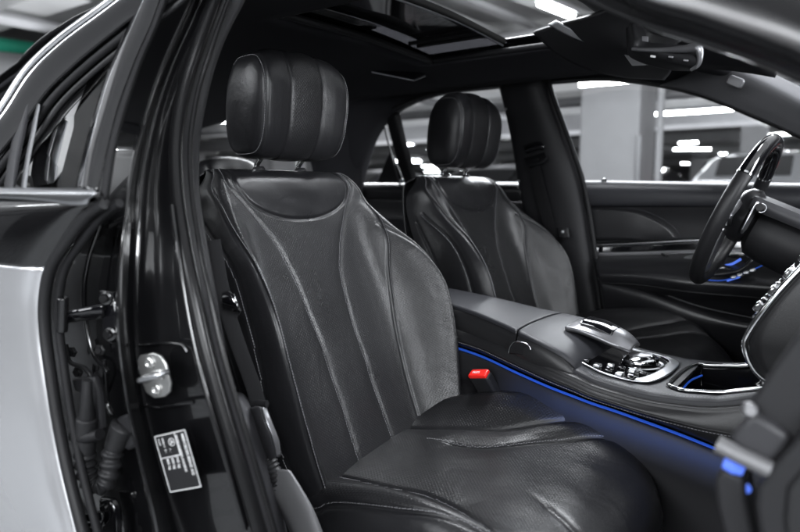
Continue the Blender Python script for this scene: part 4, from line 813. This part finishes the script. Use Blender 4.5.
# ================================================================== centre console
cc_ = thing('centre_console', 'black leather centre console with grey armrest, rotary controller and blue light strip', 'console', (.5, 0, 0))
cx_ = [.02,.15,.30,.42,.50,.56,.60,.65,.70,.76,.82,.90,1.05]
# near top edge (armrest foot, then the trim), blue line
ztop = [.745,.735,.722,.705,.690,.678,.668,.662,.658,.660,.668,.695,.76]
zblue= [.69,.682,.668,.652,.642,.634,.628,.622,.614,.604,.592,.575,.55]
def HW(x): return float(np.interp(x, [.0,.26,.36,.44,.52,.62,1.1],[.098,.100,.122,.148,.168,.176,.178]))
rows = []
for x, zt, zb in zip(cx_, ztop, zblue):
    h = HW(x); rows.append([(x,h-.02,.30),(x,h-.01,zb),(x,h-.004,(zt+zb)/2+.01),(x,h-.024,zt+.006),(x,.05,zt+.004),(x,-.05,zt),(x,-h+.024,zt-.002),(x,-h+.008,zt-.012),(x,-h,(zt+zb)/2),(x,-h+.006,zb+.012),(x,-h+.016,zb+.004)])
def cut(g, top):
    v, f = g; out = []
    for q in f:
        m = np.mean([v[i] for i in q], 0)
        if .738 < m[0] < 1.03 and -.108 < m[1] < .102 and m[2] > np.interp(m[0], cx_, ztop)-.02: continue
        out.append(q)
    return v, out
obj('side_panel', cut(g_loft(rows, 90, 90), 0), 'console_leather', cc_, auto=60)
P = lambda f, dy, dz: [(x, dy+.176-HW(x), f_+dz) for x, f_ in zip(cx_, f)]
obj('ambient_strip', g_loft([P(zblue, -.166, .003), P(zblue, -.170, .0), P(zblue, -.166, -.0028)], 80, 8), 'blue_glow', cc_, solid=.002)
amb = area('strip_fill', (.63, -.235, .602), (.63, -.172, .590), .48, .010, .09, (.06, .22, 1.0), 75)  # added just off the strip to strengthen its glow on the lower panel
ax_ = Vector((.60, -.05, -.085)).normalized(); az_ = -(Vector((.63,-.172,.593))-Vector((.63,-.235,.602))).normalized(); ay_ = az_.cross(ax_).normalized(); ax_ = ay_.cross(az_)
amb.rotation_euler = Matrix((ax_, ay_, az_)).transposed().to_euler()
obj('lower_panel', g_loft([P(zblue, -.158, -.003), P(zblue, -.170, -.010), P(zblue, -.176, -.06), P(zblue, -.172, -.12), [(x,-HW(x)+.006,.24) for x in cx_]], 80, 30), 'plastic', cc_, solid=.003)
seamz = [(zt+zb)/2+.5*0-.016 for zt, zb in zip(ztop, zblue)]
def dashes(pts, r=.0007, step=.006, ln_=.004):
    Pp = cr1(np.array(pts, float), 400); L = np.concatenate([[0], np.cumsum(np.linalg.norm(np.diff(Pp,axis=0),axis=1))]); out = []
    V=[];Fs=[]
    for t0 in np.arange(0, L[-1]-ln_, step):
        a = np.array([np.interp(t0,L,Pp[:,k]) for k in range(3)]); b = np.array([np.interp(t0+ln_,L,Pp[:,k]) for k in range(3)])
        d = (b-a)/np.linalg.norm(b-a); u = np.cross(d,(0,0,1.)); u /= np.linalg.norm(u)+1e-9; v = np.cross(d,u); k = len(V)
        for q in (a, b): V += [q+u*r, q+v*r, q-u*r, q-v*r]
        Fs += [(k,k+1,k+5,k+4),(k+1,k+2,k+6,k+5),(k+2,k+3,k+7,k+6),(k+3,k,k+4,k+7)]
    return np.array(V), Fs
obj('stitching', dashes([(x,-HW(x)-.0004,z-.008) for x, z in zip(cx_[1:], [(a+b)/2 for a, b in zip(ztop, zblue)][1:])]), 'thread', cc_, smooth=False)
obj('seam', g_tube([(x,-HW(x)+.0005,z-.003) for x, z in zip(cx_[1:], [(a+b)/2 for a, b in zip(ztop, zblue)][1:])], .0013, n=80, seg=8), 'rubber', cc_)
# armrest lid (two sections)
def armrest(xa, prof, name, m='leather_grey'):
    rows = []
    for x, zt, w_, zb in prof:
        rows.append([(x,w_+.004,zb),(x,w_+.010,(zt+zb)/2),(x,w_+.004,zt-.012),(x,w_-.014,zt-.001),(x,w_*.4,zt+.004),(x,-w_*.4,zt+.004),(x,-w_+.014,zt-.001),(x,-w_-.004,zt-.012),(x,-w_-.010,(zt+zb)/2),(x,-w_-.004,zb)])
    f0 = [(rows[0][k][0]+.012*0, p[1]*.97, p[2]) for k, p in enumerate(rows[0])]
    v, f = g_loft(rows, 60, 50); n = 60; f = f+[tuple(range(n))[::-1], tuple(49*n+k for k in range(n))]
    return obj(name, (v, f), m, cc_, auto=50)
ARM1 = [(.0,.785,.078,.705),(.12,.782,.079,.700),(.25,.770,.084,.690),(.36,.752,.104,.674),(.415,.743,.124,.666)]
ARM2 = [(.420,.742,.126,.665),(.46,.735,.138,.660),(.50,.724,.143,.654),(.53,.712,.143,.650),(.552,.695,.138,.652),(.562,.678,.126,.660)]
armrest(0, ARM1, 'armrest_lid', 'console_leather'); armrest(0, ARM2, 'armrest_front', 'console_leather')
def armpad(prof, name):
    up_ = [[(x, s*w_, zt+dz) for s, dz in ((1.03,-.007),(1.01,.0),(.90,.0035),(.4,.0075),(-.4,.0075),(-.90,.0035),(-1.01,.0),(-1.03,-.007))] for x, zt, w_, zb in prof]
    obj(name, g_loft(up_, 50, 40), 'leather_grey', cc_, solid=.004)
armpad(ARM1, 'armrest_pad'); armpad(ARM2, 'armrest_front_pad')
obj('seam', g_tube([(x, -w_-.0125, zb+.012) for x, zt, w_, zb in ARM1+ARM2[1:4]], .0016, n=60, seg=8), 'rubber', cc_)
lp = A([(509,353,-.1345),(511,346,-.135),(516,341.5,-.136),(526,343,-.139),(531,348,-.142),(532,356,-.143)])
obj('armrest_latch', g_prism([p+np.array([0,-.0025,0]) for p in lp], (0,.012,0)), 'plastic_dark', cc_, bevel=.002)
obj('latch_rim', g_tube([p+np.array([0,-.003,0]) for p in lp], .0010, n=50, seg=8), 'chrome_satin', cc_)
# grey top trim round the controller and tray
def topz(x): return float(np.interp(x, cx_, ztop))+.006
xt = np.linspace(.50, 1.04, 40)
trim_o = []
def trimw(x): return float(np.interp(x, [.50,.54,.60,.68,.8,1.05],[.120,.140,.150,.153,.153,.153]))
rows = [[(x,-trimw(x)-.004,topz(x)-.010),(x,-trimw(x),topz(x)-.001),(x,-trimw(x)+.02,topz(x)+.003),(x,-.06,topz(x)+.003),(x,.06,topz(x)+.004),(x,trimw(x)-.02,topz(x)+.005),(x,trimw(x),topz(x)+.002),(x,trimw(x)+.004,topz(x)-.008)] for x in xt]
obj('top_trim', cut(g_loft(rows, 120, 140), 1), 'leather_grey', cc_)
obj('stitching', dashes([(x,-trimw(x)+.004,topz(x)+.0042) for x in xt[6:]], r=.0006), 'thread', cc_, smooth=False)
def patch(outl, dz, th, m, name, bevel=.002):
    return obj(name, g_prism([(x, y, topz(x)+dz+.02*0) for x, y in outl], (0,0,th)), m, cc_, bevel=bevel)
pan = [(.535,-.098),(.565,-.112),(.62,-.120),(.665,-.112),(.690,-.085),(.695,.02),(.690,.090),(.66,.112),(.60,.112),(.555,.105),(.535,.09)]
pan = [tuple(p) for p in cr1(np.array(pan+[pan[0]]), 50)[:-1]]
def grid_patch(outl, dz, m, name, rim=None, rr=.003):
    c0 = np.mean(np.array(outl), 0); rings = []
    for s in (0.02, .35, .7, 1.0): rings.append([(c0[0]+(x-c0[0])*s, c0[1]+(y-c0[1])*s, topz(c0[0]+(x-c0[0])*s)+dz) for x, y in outl])
    v, f = g_grid(np.array(rings), closeu=True); o = obj(name, (v, f), m, cc_)
    if rim:
        pts = [(x, y, topz(x)+dz+.0005) for x, y in outl]; pts.append(pts[0]); obj(rim[0], g_tube(pts, rr, smooth=False, seg=10, cap=False), rim[1], cc_)
    return o
grid_patch(pan, .0058, 'gloss_black', 'control_panel', ('panel_rim', 'chrome_satin'), .0022)
# satin wing at the front of the panel
obj('metal_surround', g_loft([[(.66,-.118,topz(.66)+.007),(.69,-.10,topz(.69)+.008),(.705,-.04,topz(.7)+.009),(.707,.03,topz(.7)+.009),(.70,.09,topz(.70)+.008),(.67,.118,topz(.67)+.008)],[(.645,-.115,topz(.65)+.0075),(.67,-.095,topz(.67)+.010),(.683,-.04,topz(.68)+.011),(.685,.03,topz(.68)+.011),(.68,.08,topz(.68)+.010),(.655,.112,topz(.66)+.0085)]], 40, 8), 'chrome_satin', cc_, solid=.002)
# dial
dc = (.640, .01, topz(.64)+.006)
dl = obj('rotary_dial', g_lathe([(0,.022),(.018,.0225),(.026,.021),(.030,.018),(.034,.0165),(.037,.013),(.0375,.008),(.034,.003),(.034,0)], dc, (-.05,0,1), 48), 'chrome', cc_)
obj('dial_cap', g_lathe([(0,.0245),(.018,.024),(.024,.0225),(.025,.021)], dc, (-.05,0,1), 40), 'silver_plastic', dl)
obj('dial_ring', g_lathe([(.041,.001),(.046,.002),(.048,0)], dc, (-.05,0,1), 48), 'chrome_satin', cc_)
# hand rest with touch pad over the dial
hr = [[(.485,-.03,.745),(.49,.0,.750),(.49,.04,.750),(.485,.07,.745)],[(.52,-.035,.742),(.52,0,.757),(.52,.045,.757),(.52,.082,.742)],[(.56,-.035,.732),(.56,0,.750),(.56,.045,.750),(.56,.082,.732)],[(.60,-.030,.718),(.60,.0,.735),(.60,.045,.735),(.60,.075,.718)],[(.625,-.012,.706),(.628,.01,.716),(.628,.035,.716),(.625,.055,.706)]]
obj('hand_rest', g_loft(hr, 24, 30), 'silver_plastic', cc_, solid=.010)
hp = [[(x*1.0, y*.72+.006, z+.0035) for x, y, z in r] for r in hr[1:4]]
obj('touch_pad', g_loft([[(.515,-.020,.7545),(.515,.0,.7600),(.515,.045,.7600),(.515,.066,.7545)],[(.55,-.020,.749),(.55,0,.755),(.55,.045,.755),(.55,.066,.749)],[(.585,-.016,.736),(.585,0,.743),(.585,.045,.743),(.585,.06,.736)]], 18, 20), 'gloss_black', cc_, solid=.002)
for k in range(5):
    x = .56+.024*k; y = -.092-.004*k; obj('console_button', [g_box((x, y, topz(x)+.009), (.015,.018,.007))], 'chrome_satin' if k % 2 else 'gloss_black', cc_, bevel=.002)
for k in range(4):
    x = .60+.022*k; obj('console_button', [g_box((x, -.062, topz(x)+.009), (.014,.012,.007))], 'chrome_satin' if k % 2 == 0 else 'gloss_black', cc_, bevel=.002)
# storage tray
tr_ = [(.735,-.105),(.722,-.085),(.720,-.02),(.722,.05),(.735,.098),(.76,.108),(.84,.112),(1.02,.112),(1.02,-.118),(.84,-.118),(.76,-.115)]
trs = [tuple(p) for p in cr1(np.array(tr_+[tr_[0]]), 66)[:-1]]
c0 = np.mean(np.array(trs), 0)
rim = [(x, y, topz(x)+.006) for x, y in trs]; rim.append(rim[0])
obj('tray_rim', g_tube(rim, .0035, smooth=False, seg=10, cap=False), 'chrome', cc_)
def trz(x): return topz(min(x, .95))
rings = [[(x, y, topz(x)+.0065) for x, y in trs], [(c0[0]+(x-c0[0])*.985, c0[1]+(y-c0[1])*.965, topz(x)-.004) for x, y in trs], [(c0[0]+(x-c0[0])*.96, c0[1]+(y-c0[1])*.92, trz(x)-.045) for x, y in trs], [(c0[0]+(x-c0[0])*.5, c0[1]+(y-c0[1])*.5, trz(x)-.050) for x, y in trs], [(c0[0], c0[1], trz(c0[0])-.05) for x, y in trs]]
rings[0] = [(c0[0]+(x-c0[0])*1.05, c0[1]+(y-c0[1])*1.06, topz(x)+.0055) for x, y in trs]
obj('tray_well', g_grid(np.array(rings), closeu=True), 'gloss_black', cc_)
obj('cup_holder', g_lathe([(.040,.0),(.040,.022),(.037,.022),(.037,.002)], (.90, -.04, trz(.9)-.05), (0,0,1), 32), 'silver_plastic', cc_)
for k in range(3): obj('well_ridge', g_tube([(.79+.03*k, -.085, trz(.79+.03*k)-.044), (.79+.03*k, .085, trz(.79+.03*k)-.044)], .003, smooth=False, seg=8), 'gloss_black', cc_)
obj('tray_light', g_tube([(.745,-.085,topz(.745)-.012),(.738,-.03,topz(.74)-.012),(.738,.03,topz(.74)-.012),(.748,.08,topz(.74)-.012)], .002, seg=8), 'blue_glow', cc_)
# carpet tunnel below the lower panel handled by the cabin floor

# ================================================================== steering wheel
sw = thing('steering_wheel', 'two-tone steering wheel, glossy black wood on top and leather below, beyond the console', 'steering wheel', (.748, .37, .993))
tl = math.radians(23.5); wc = np.array([.748,.37,.993]); wu = np.array([math.sin(tl),0,math.cos(tl)]); wv = np.array([0,1.0,0]); wn = np.array([-math.cos(tl),0,math.sin(tl)])
RW = .180
def rim_arc(a0, a1, n=60, r=.0165, rbb=.0135):
    A_ = [wc+wu*RW*math.cos(math.radians(a))+wv*RW*math.sin(math.radians(a)) for a in np.linspace(a0, a1, n)]
    return g_tube(A_, rbb if False else r, n=n, seg=22, smooth=False)
obj('wooden_rim', rim_arc(-58, 58, 70, .0170), 'gloss_black', sw)
obj('leather_rim', rim_arc(60, 300, 120, .0172), 'wheel_leather', sw)
for a in (59, -59): obj('rim_ring', rim_arc(a-.7, a+.7, 4, .0180), 'chrome', sw)
obj('airbag_cover', g_lathe([(0,.030),(.03,.030),(.055,.022),(.066,.008),(.068,-.012),(.05,-.03),(0,-.035)], wc-wn*.02, wn, 40), 'leather_plain', sw)
for s in (-1, 1):
    obj('spoke', g_loft([[wc+wv*s*y+wu*(.035-.01*k)+wn*(-.005*k+dn) for k, y in enumerate((.05,.09,.135,.168))] for dn in (.0,)]+[[wc+wv*s*y+wu*(.0-.0*k)+wn*(-.005*k+.012) for k, y in enumerate((.05,.09,.135,.168))]]+[[wc+wv*s*y+wu*(-.035+.01*k)+wn*(-.005*k) for k, y in enumerate((.05,.09,.135,.168))]], 20, 12), 'silver_plastic', sw, solid=.012)
    obj('shift_paddle', g_prism([wc+wv*s*(.085+a)+wu*b-wn*.045 for a, b in ((0,.045),(.045,.05),(.058,.02),(.05,-.02),(.03,-.03),(0,-.02))], -wn*.005), 'chrome_satin', sw, bevel=.002)
obj('spoke', g_loft([[wc+wu*-y+wv*w_-wn*(.0+.002*k) for k, y in enumerate((.05,.09,.13,.168))] for w_ in (-.03,0,.03)], 16, 8), 'silver_plastic', sw, solid=.01)
col_ = thing('steering_column', 'dark steering column shroud with a control stalk behind the steering wheel', 'steering column', (.85, .37, .95))
obj('shroud', g_lathe([(.0,.0),(.045,.0),(.062,-.012),(.07,-.05),(.072,-.12),(.08,-.26)], wc-wn*.045-wu*.02, wn, 40), 'plastic_dark', col_)
obj('upper_cover', g_loft([[wc-wn*d+wu*(.055+.0*d)+wv*v for v in (-.085,-.05,0,.05,.085)] for d in (.03,.08,.14,.22)], 20, 12), 'plastic_grey', col_, solid=.03)
sk = wc-wn*.06
obj('column_stalk', g_tube([sk+wv*-.05+wu*.03, sk+wv*-.09+wu*.036, sk+wv*-.13+wu*.040-wn*.0, sk+wv*-.165+wu*.042], [.008,.008,.009,.0095], n=30, seg=18), 'plastic_dark', col_, bevel=.002)
obj('stalk_ring', g_tube([sk+wv*-.128+wu*.040, sk+wv*-.132+wu*.0402], .0102, smooth=False, seg=18), 'chrome_satin', col_)
obj('column_stalk', g_tube([sk+wv*.06+wu*.02, sk+wv*.11+wu*.02, sk+wv*.16+wu*.022], [.009,.011,.011], n=20, seg=16), 'plastic_dark', col_)

# ================================================================== dashboard
db = thing('dashboard', 'black dashboard with glossy centre stack, chrome buttons and a blurred silver trimmed end', 'dashboard', (1.2, 0, 0))
obj('upper_panel', g_loft([[(1.02,-.66,.93),(1.0,-.3,.955),(.99,0,.965),(.99,.16,.965),(1.0,.37,.98),(1.02,.66,.95)],[(1.10,-.7,.985),(1.08,-.3,1.0),(1.07,0,1.0),(1.06,.2,1.01),(1.02,.37,1.035),(1.10,.7,.99)],[(1.45,-.72,1.0),(1.45,0,1.02),(1.45,.37,1.02),(1.45,.72,1.0)]], 50, 20), 'leather_plain', db, solid=.02)
obj('front_panel', g_loft([[(1.02,-.66,.925),(1.0,-.3,.945),(.99,0,.955),(.99,.2,.955),(1.0,.66,.94)],[(1.04,-.66,.85),(1.03,-.3,.86),(1.03,0,.87),(1.03,.2,.87),(1.03,.66,.86)],[(1.10,-.66,.70),(1.12,-.3,.70),(1.12,0,.70),(1.12,.2,.70),(1.10,.66,.70)],[(1.2,-.66,.5),(1.25,0,.5),(1.2,.66,.5)]], 40, 30), 'leather_plain', db, solid=.02)
# centre stack: glossy fascia sweeping down to the tray
fas = [[(.955,-.13,.945),(.948,-.05,.955),(.948,.05,.955),(.955,.13,.945)],[(.90,-.135,.865),(.892,-.05,.87),(.892,.05,.87),(.90,.135,.865)],[(.865,-.135,.80),(.858,-.05,.80),(.858,.05,.80),(.865,.135,.80)],[(.862,-.13,.765),(.854,-.05,.762),(.854,.05,.762),(.862,.13,.765)],[(.885,-.125,.725),(.880,-.05,.722),(.880,.05,.722),(.885,.125,.725)],[(.945,-.12,.695),(.94,-.05,.692),(.94,.05,.692),(.945,.12,.695)]]
obj('centre_fascia', g_loft(fas, 40, 50), 'gloss_black', db, solid=.006)
for s in (-1, 1): obj('fascia_rim', g_tube([(q[0][0]-.004, s*(abs(q[0][1])+.004), q[0][2]) for q in fas], .006, n=60, seg=12), 'chrome', db)
obj('fascia_side', g_loft([[(q[0][0]+.003, -abs(q[0][1])-.002, q[0][2]) for q in fas], [(1.06, -.15, z) for z in (.945,.87,.80,.765,.73,.70)]], 40, 10), 'console_leather', db, solid=.004)
F0 = np.array(fas)
for r in range(4):
    for k in range(5):
        t = r/3.0; x = .942-.062*t; z = .932-.090*t; y = -.105+.052*k
        obj('stack_button', [g_box((x-.006, y, z), (.020,.043,.020), rotm('Y', 34))], 'chrome', db, bevel=.004)
for t in (-.5/3, .5/3, 1.5/3, 2.5/3, 3.5/3): obj('button_bezel', g_tube([(.942-.062*t-.004, -.13, .932-.090*t), (.942-.062*t-.006, .13, .932-.090*t)], .0026, smooth=False, seg=8), 'chrome', db)
# near end of the dashboard (out of focus at the lower right)
def NA(pts): return [at(x, y, Y) for x, y, Y in pts]
def slab(nm, pts, dY, m, bev=.006):
    return obj(nm, g_prism(NA(pts), (0, dY, 0)), m, db, bevel=bev, seg=3)
slab('dashboard_end', [(830,290,-.70),(798,334,-.70),(770,372,-.70),(750,402,-.70),(744,420,-.70),(765,437,-.70),(790,450,-.70),(860,470,-.70)], .05, 'plastic')
slab('end_insert', [(752,412,-.712),(728,438,-.712),(735,448,-.712),(770,468,-.712),(782,455,-.712),(792,438,-.712),(772,424,-.712)], .03, 'plastic_grey')
obj('trim_bar', g_tube(NA([(717,444,-.72),(735,453,-.72),(752,461,-.72),(771,470,-.72)]), [.0085,.0085], n=20, seg=16, rb=.0085), 'bracket_grey', db)
obj('trim_knob', g_lathe([(0,.007),(.005,.007),(.0065,.004),(.007,0),(.007,-.012)], at(750,410,-.712), (.2,-.9,.2), 24), 'bracket_grey', db)
obj('blue_lamp', g_tube(NA([(724,462,-.705),(734,466,-.705),(744,471,-.705)]), [.006,.008,.005], n=14, seg=12), 'blue_lamp', db)
obj('blue_lamp', g_lathe([(0,.006),(.004,.005),(.005,0)], at(745,488,-.69), (.5,-.8,.2), 16), 'blue_lamp', db)
slab('lower_arm', [(722,468,-.70),(713,480,-.70),(716,505,-.70),(724,540,-.70),(740,600,-.70),(770,600,-.70),(756,540,-.70),(747,500,-.70),(744,478,-.70)], .05, 'plastic')
slab('end_panel', [(820,410,-.73),(796,440,-.73),(772,468,-.73),(757,486,-.73),(754,505,-.73),(760,545,-.73),(775,610,-.73),(900,640,-.73),(900,410,-.73)], .06, 'plastic')
slab('end_panel_inset', [(830,440,-.735),(808,462,-.735),(786,488,-.735),(783,520,-.735),(792,590,-.735),(860,600,-.735)], .01, 'console_leather')

# ================================================================== seat belts and buckles
def belt(name, label, pts, w_, up_, parts):
    pass
bt = thing('seat_belt', 'black seat belt running down beside the passenger seat into a ribbed stalk', 'seat belt', tuple(at(262, 430, -.69)))
obj('belt_strap', g_tube(A([(214,240,-.735),(222,290,-.73),(230,320,-.725),(240,350,-.715),(251,380,-.70),(259,405,-.69)]), [.010,.012,.012,.012,.012,.012], n=50, seg=12, rb=.0013, up=(.75,-.55,.3)), 'belt_web', bt)
obj('belt_guide', g_loft([A([(222,292,-.74),(229,291,-.74),(236,296,-.735),(240,304,-.73)]), A([(221,300,-.755),(229,300,-.755),(236,305,-.75),(240,311,-.745)]), A([(222,310,-.74),(228,312,-.74),(234,314,-.735),(238,317,-.73)])], 16, 12), 'gloss_black', bt, solid=.005)
obj('latch_clip', g_tube(A([(251,405,-.705),(258,404,-.70),(267,404,-.695)]), [.006,.007,.006], n=10, seg=12), 'plastic_dark', bt)
obj('stalk_housing', g_loft([A([(246,410,-.70),(250,425,-.70),(257,444,-.70),(264,461,-.70)]), A([(252,407,-.72),(257,424,-.725),(264,442,-.722),(271,460,-.715)]), A([(261,407,-.72),(266,422,-.725),(273,440,-.722),(277,457,-.715)]), A([(267,409,-.70),(272,422,-.70),(278,440,-.70),(280,457,-.70)])], 30, 20), 'plastic_grey', bt, solid=.006)
obj('stalk_face', g_loft([A([(263,407,-.722),(267,422,-.7275),(274,440,-.7245),(277,456,-.718)]), A([(267,408.5,-.712),(272,422,-.717),(279,440,-.714),(281,456,-.708)])], 24, 6), 'silver_plastic', bt, solid=.003)
sp_ = cr1(np.array(A([(268,458,-.705),(275,474,-.703),(281,490,-.70),(287,505,-.697),(292,518,-.695)])), 120); s_ = np.linspace(0,1,120)
obj('ribbed_boot', g_tube(sp_, .0125-.004*s_+.0012*np.sin(s_*2*math.pi*16), n=120, seg=16, smooth=False, up=(0,-1,0)), 'rubber', bt, auto=0)
obj('anchor_bracket', g_loft([A([(258,475,-.70),(268,492,-.70),(280,512,-.70),(293,540,-.70)]), A([(262,470,-.71),(274,490,-.712),(287,512,-.712),(300,540,-.712)]), A([(288,470,-.70),(298,486,-.70),(310,508,-.70),(322,540,-.70)]), A([(292,474,-.68),(302,490,-.68),(314,510,-.68),(326,540,-.68)])], 24, 16), 'bracket_grey', bt, solid=.004)
bt2 = thing('seat_belt', 'black seat belt hanging down the far centre pillar beside the driver seat', 'seat belt', tuple(at(545, 230, .70)))
obj('belt_strap', g_tube(A([(533,160,.672),(540,190,.68),(549,225,.688),(558,260,.69),(567,300,.69)]), .024, n=40, seg=12, rb=.0013, up=(-.25,-.95,0)), 'belt_web', bt2)
obj('belt_button', g_lathe([(0,.006),(.005,.005),(.006,0)], at(563,232,.665), (0,-1,0), 14), 'chrome_satin', bt2)
obj('latch_tongue', g_loft([A([(558,228,.672),(563,228,.67),(568,228,.672)]), A([(560,238,.668),(565,239,.666),(570,238,.668)])], 8, 6), 'plastic_dark', bt2, solid=.008)
def buckle(label, base, sc_=1):
    t = thing('belt_buckle', label, 'buckle', tuple(base), 'belt buckles'); b = np.array(base); R3 = rotm('X', 30)@rotm('Y', -14)
    def q(p): return b+R3@np.array(p)
    obj('buckle_body', g_box(q((0,0,-.035)), (.052,.024,.075), R3), 'plastic', t, bevel=.006)
    obj('release_button', g_box(q((.0,-.001,.004)), (.048,.022,.010), R3), 'red_button', t, bevel=.003)
    obj('button_slot', g_box(q((-.002,.0115,.003)), (.036,.004,.010), R3), 'plastic_dark', t, bevel=.001)
    bb = q((0,-.0015,.0093)); text3('lettering', 'PRESS', -.0155, -.0025, .0082, t, 'white_print', 0, bb, R3@np.array([1.,0,0]), R3@np.array([0,1.,0]), R3@np.array([0,0,.0002]))
    obj('buckle_stalk', g_tube([q((0,0,-.07)), q((-.02,0,-.12)), q((-.05,0,-.2))], [.016,.012,.012], n=12, seg=12, rb=.006), 'plastic_dark', t)
    return t
buckle('black belt buckle with a red release button between passenger seat and console', at(480,375,-.152))

# ================================================================== overhead console and mirror
oc = thing('overhead_console', 'dark overhead console under the front edge of the roof', 'console', tuple(at(610, 50, .1)))
obj('console_body', g_loft([A([(535,30,.06),(560,52,.10),(590,66,.16),(625,74,.22),(665,76,.26)]), A([(560,22,.02),(585,38,.05),(610,52,.10),(640,62,.16),(672,66,.2)]), A([(590,14,.0),(606,26,.03),(622,40,.06),(640,50,.10),(668,54,.14)]), A([(620,2,.0),(630,10,.03),(640,22,.06),(650,32,.10),(680,40,.14)])], 40, 24), 'plastic', oc, solid=.01)
obj('chrome_corner', g_prism(A([(624,55,.0),(632,66,.0),(654,65,.02),(650,62,.02)]), (0,.006,.002)), 'silver_plastic', oc, bevel=.001)
obj('visor_clip', g_loft([A([(548,24,.0),(570,36,.03),(592,44,.06)]), A([(556,20,.0),(578,31,.03),(600,40,.06)])], 16, 6), 'chrome_satin', oc, solid=.004)
mr_ = thing('rear_view_mirror', 'black rear-view mirror housing with three small buttons under the roof edge', 'mirror', tuple(at(662, 50, -.02)))
obj('mirror_housing', g_loft([A([(626,28,-.01),(627,44,-.01),(629,56,-.01),(645,64,-.015),(668,70,-.02),(690,71,-.03)]), A([(628,26,-.05),(630,42,-.055),(632,50,-.055),(650,55,-.06),(675,62,-.065),(697,68,-.07)]), A([(634,22,-.05),(638,38,-.055),(640,47,-.055),(660,49,-.06),(682,50,-.065),(699,54,-.07)]), A([(640,18,-.0),(646,34,-.0),(650,42,-.0),(668,44,-.0),(686,45,-.0),(700,46,-.01)])], 50, 30), 'plastic', mr_, solid=.006)
obj('mirror_edge', g_tube(A([(632,49,-.062),(650,50,-.066),(668,50,-.07),(684,49,-.075),(697,48,-.078),(700,56,-.078),(698,65,-.075),(691,70,-.07)]), [.003,.004,.005,.007,.009,.006,.004,.003], n=60, seg=12), 'silver_plastic', mr_)
for x, y, m in ((653,56.5,'tube_lamp'),(671,57,'silver_plastic'),(686,60.5,'silver_plastic')):
    obj('mirror_button', g_box(at(x, y, -.072), (.010,.004,.004), rotm('Y', 14)), m if m != 'tube_lamp' else 'white_print', mr_, bevel=.001)
obj('sensor_window', g_prism(A([(642,36,-.058),(648,36,-.058),(648,42,-.058),(642,41,-.058)]), (0,.003,0)), 'silver_plastic', mr_, bevel=.0005)
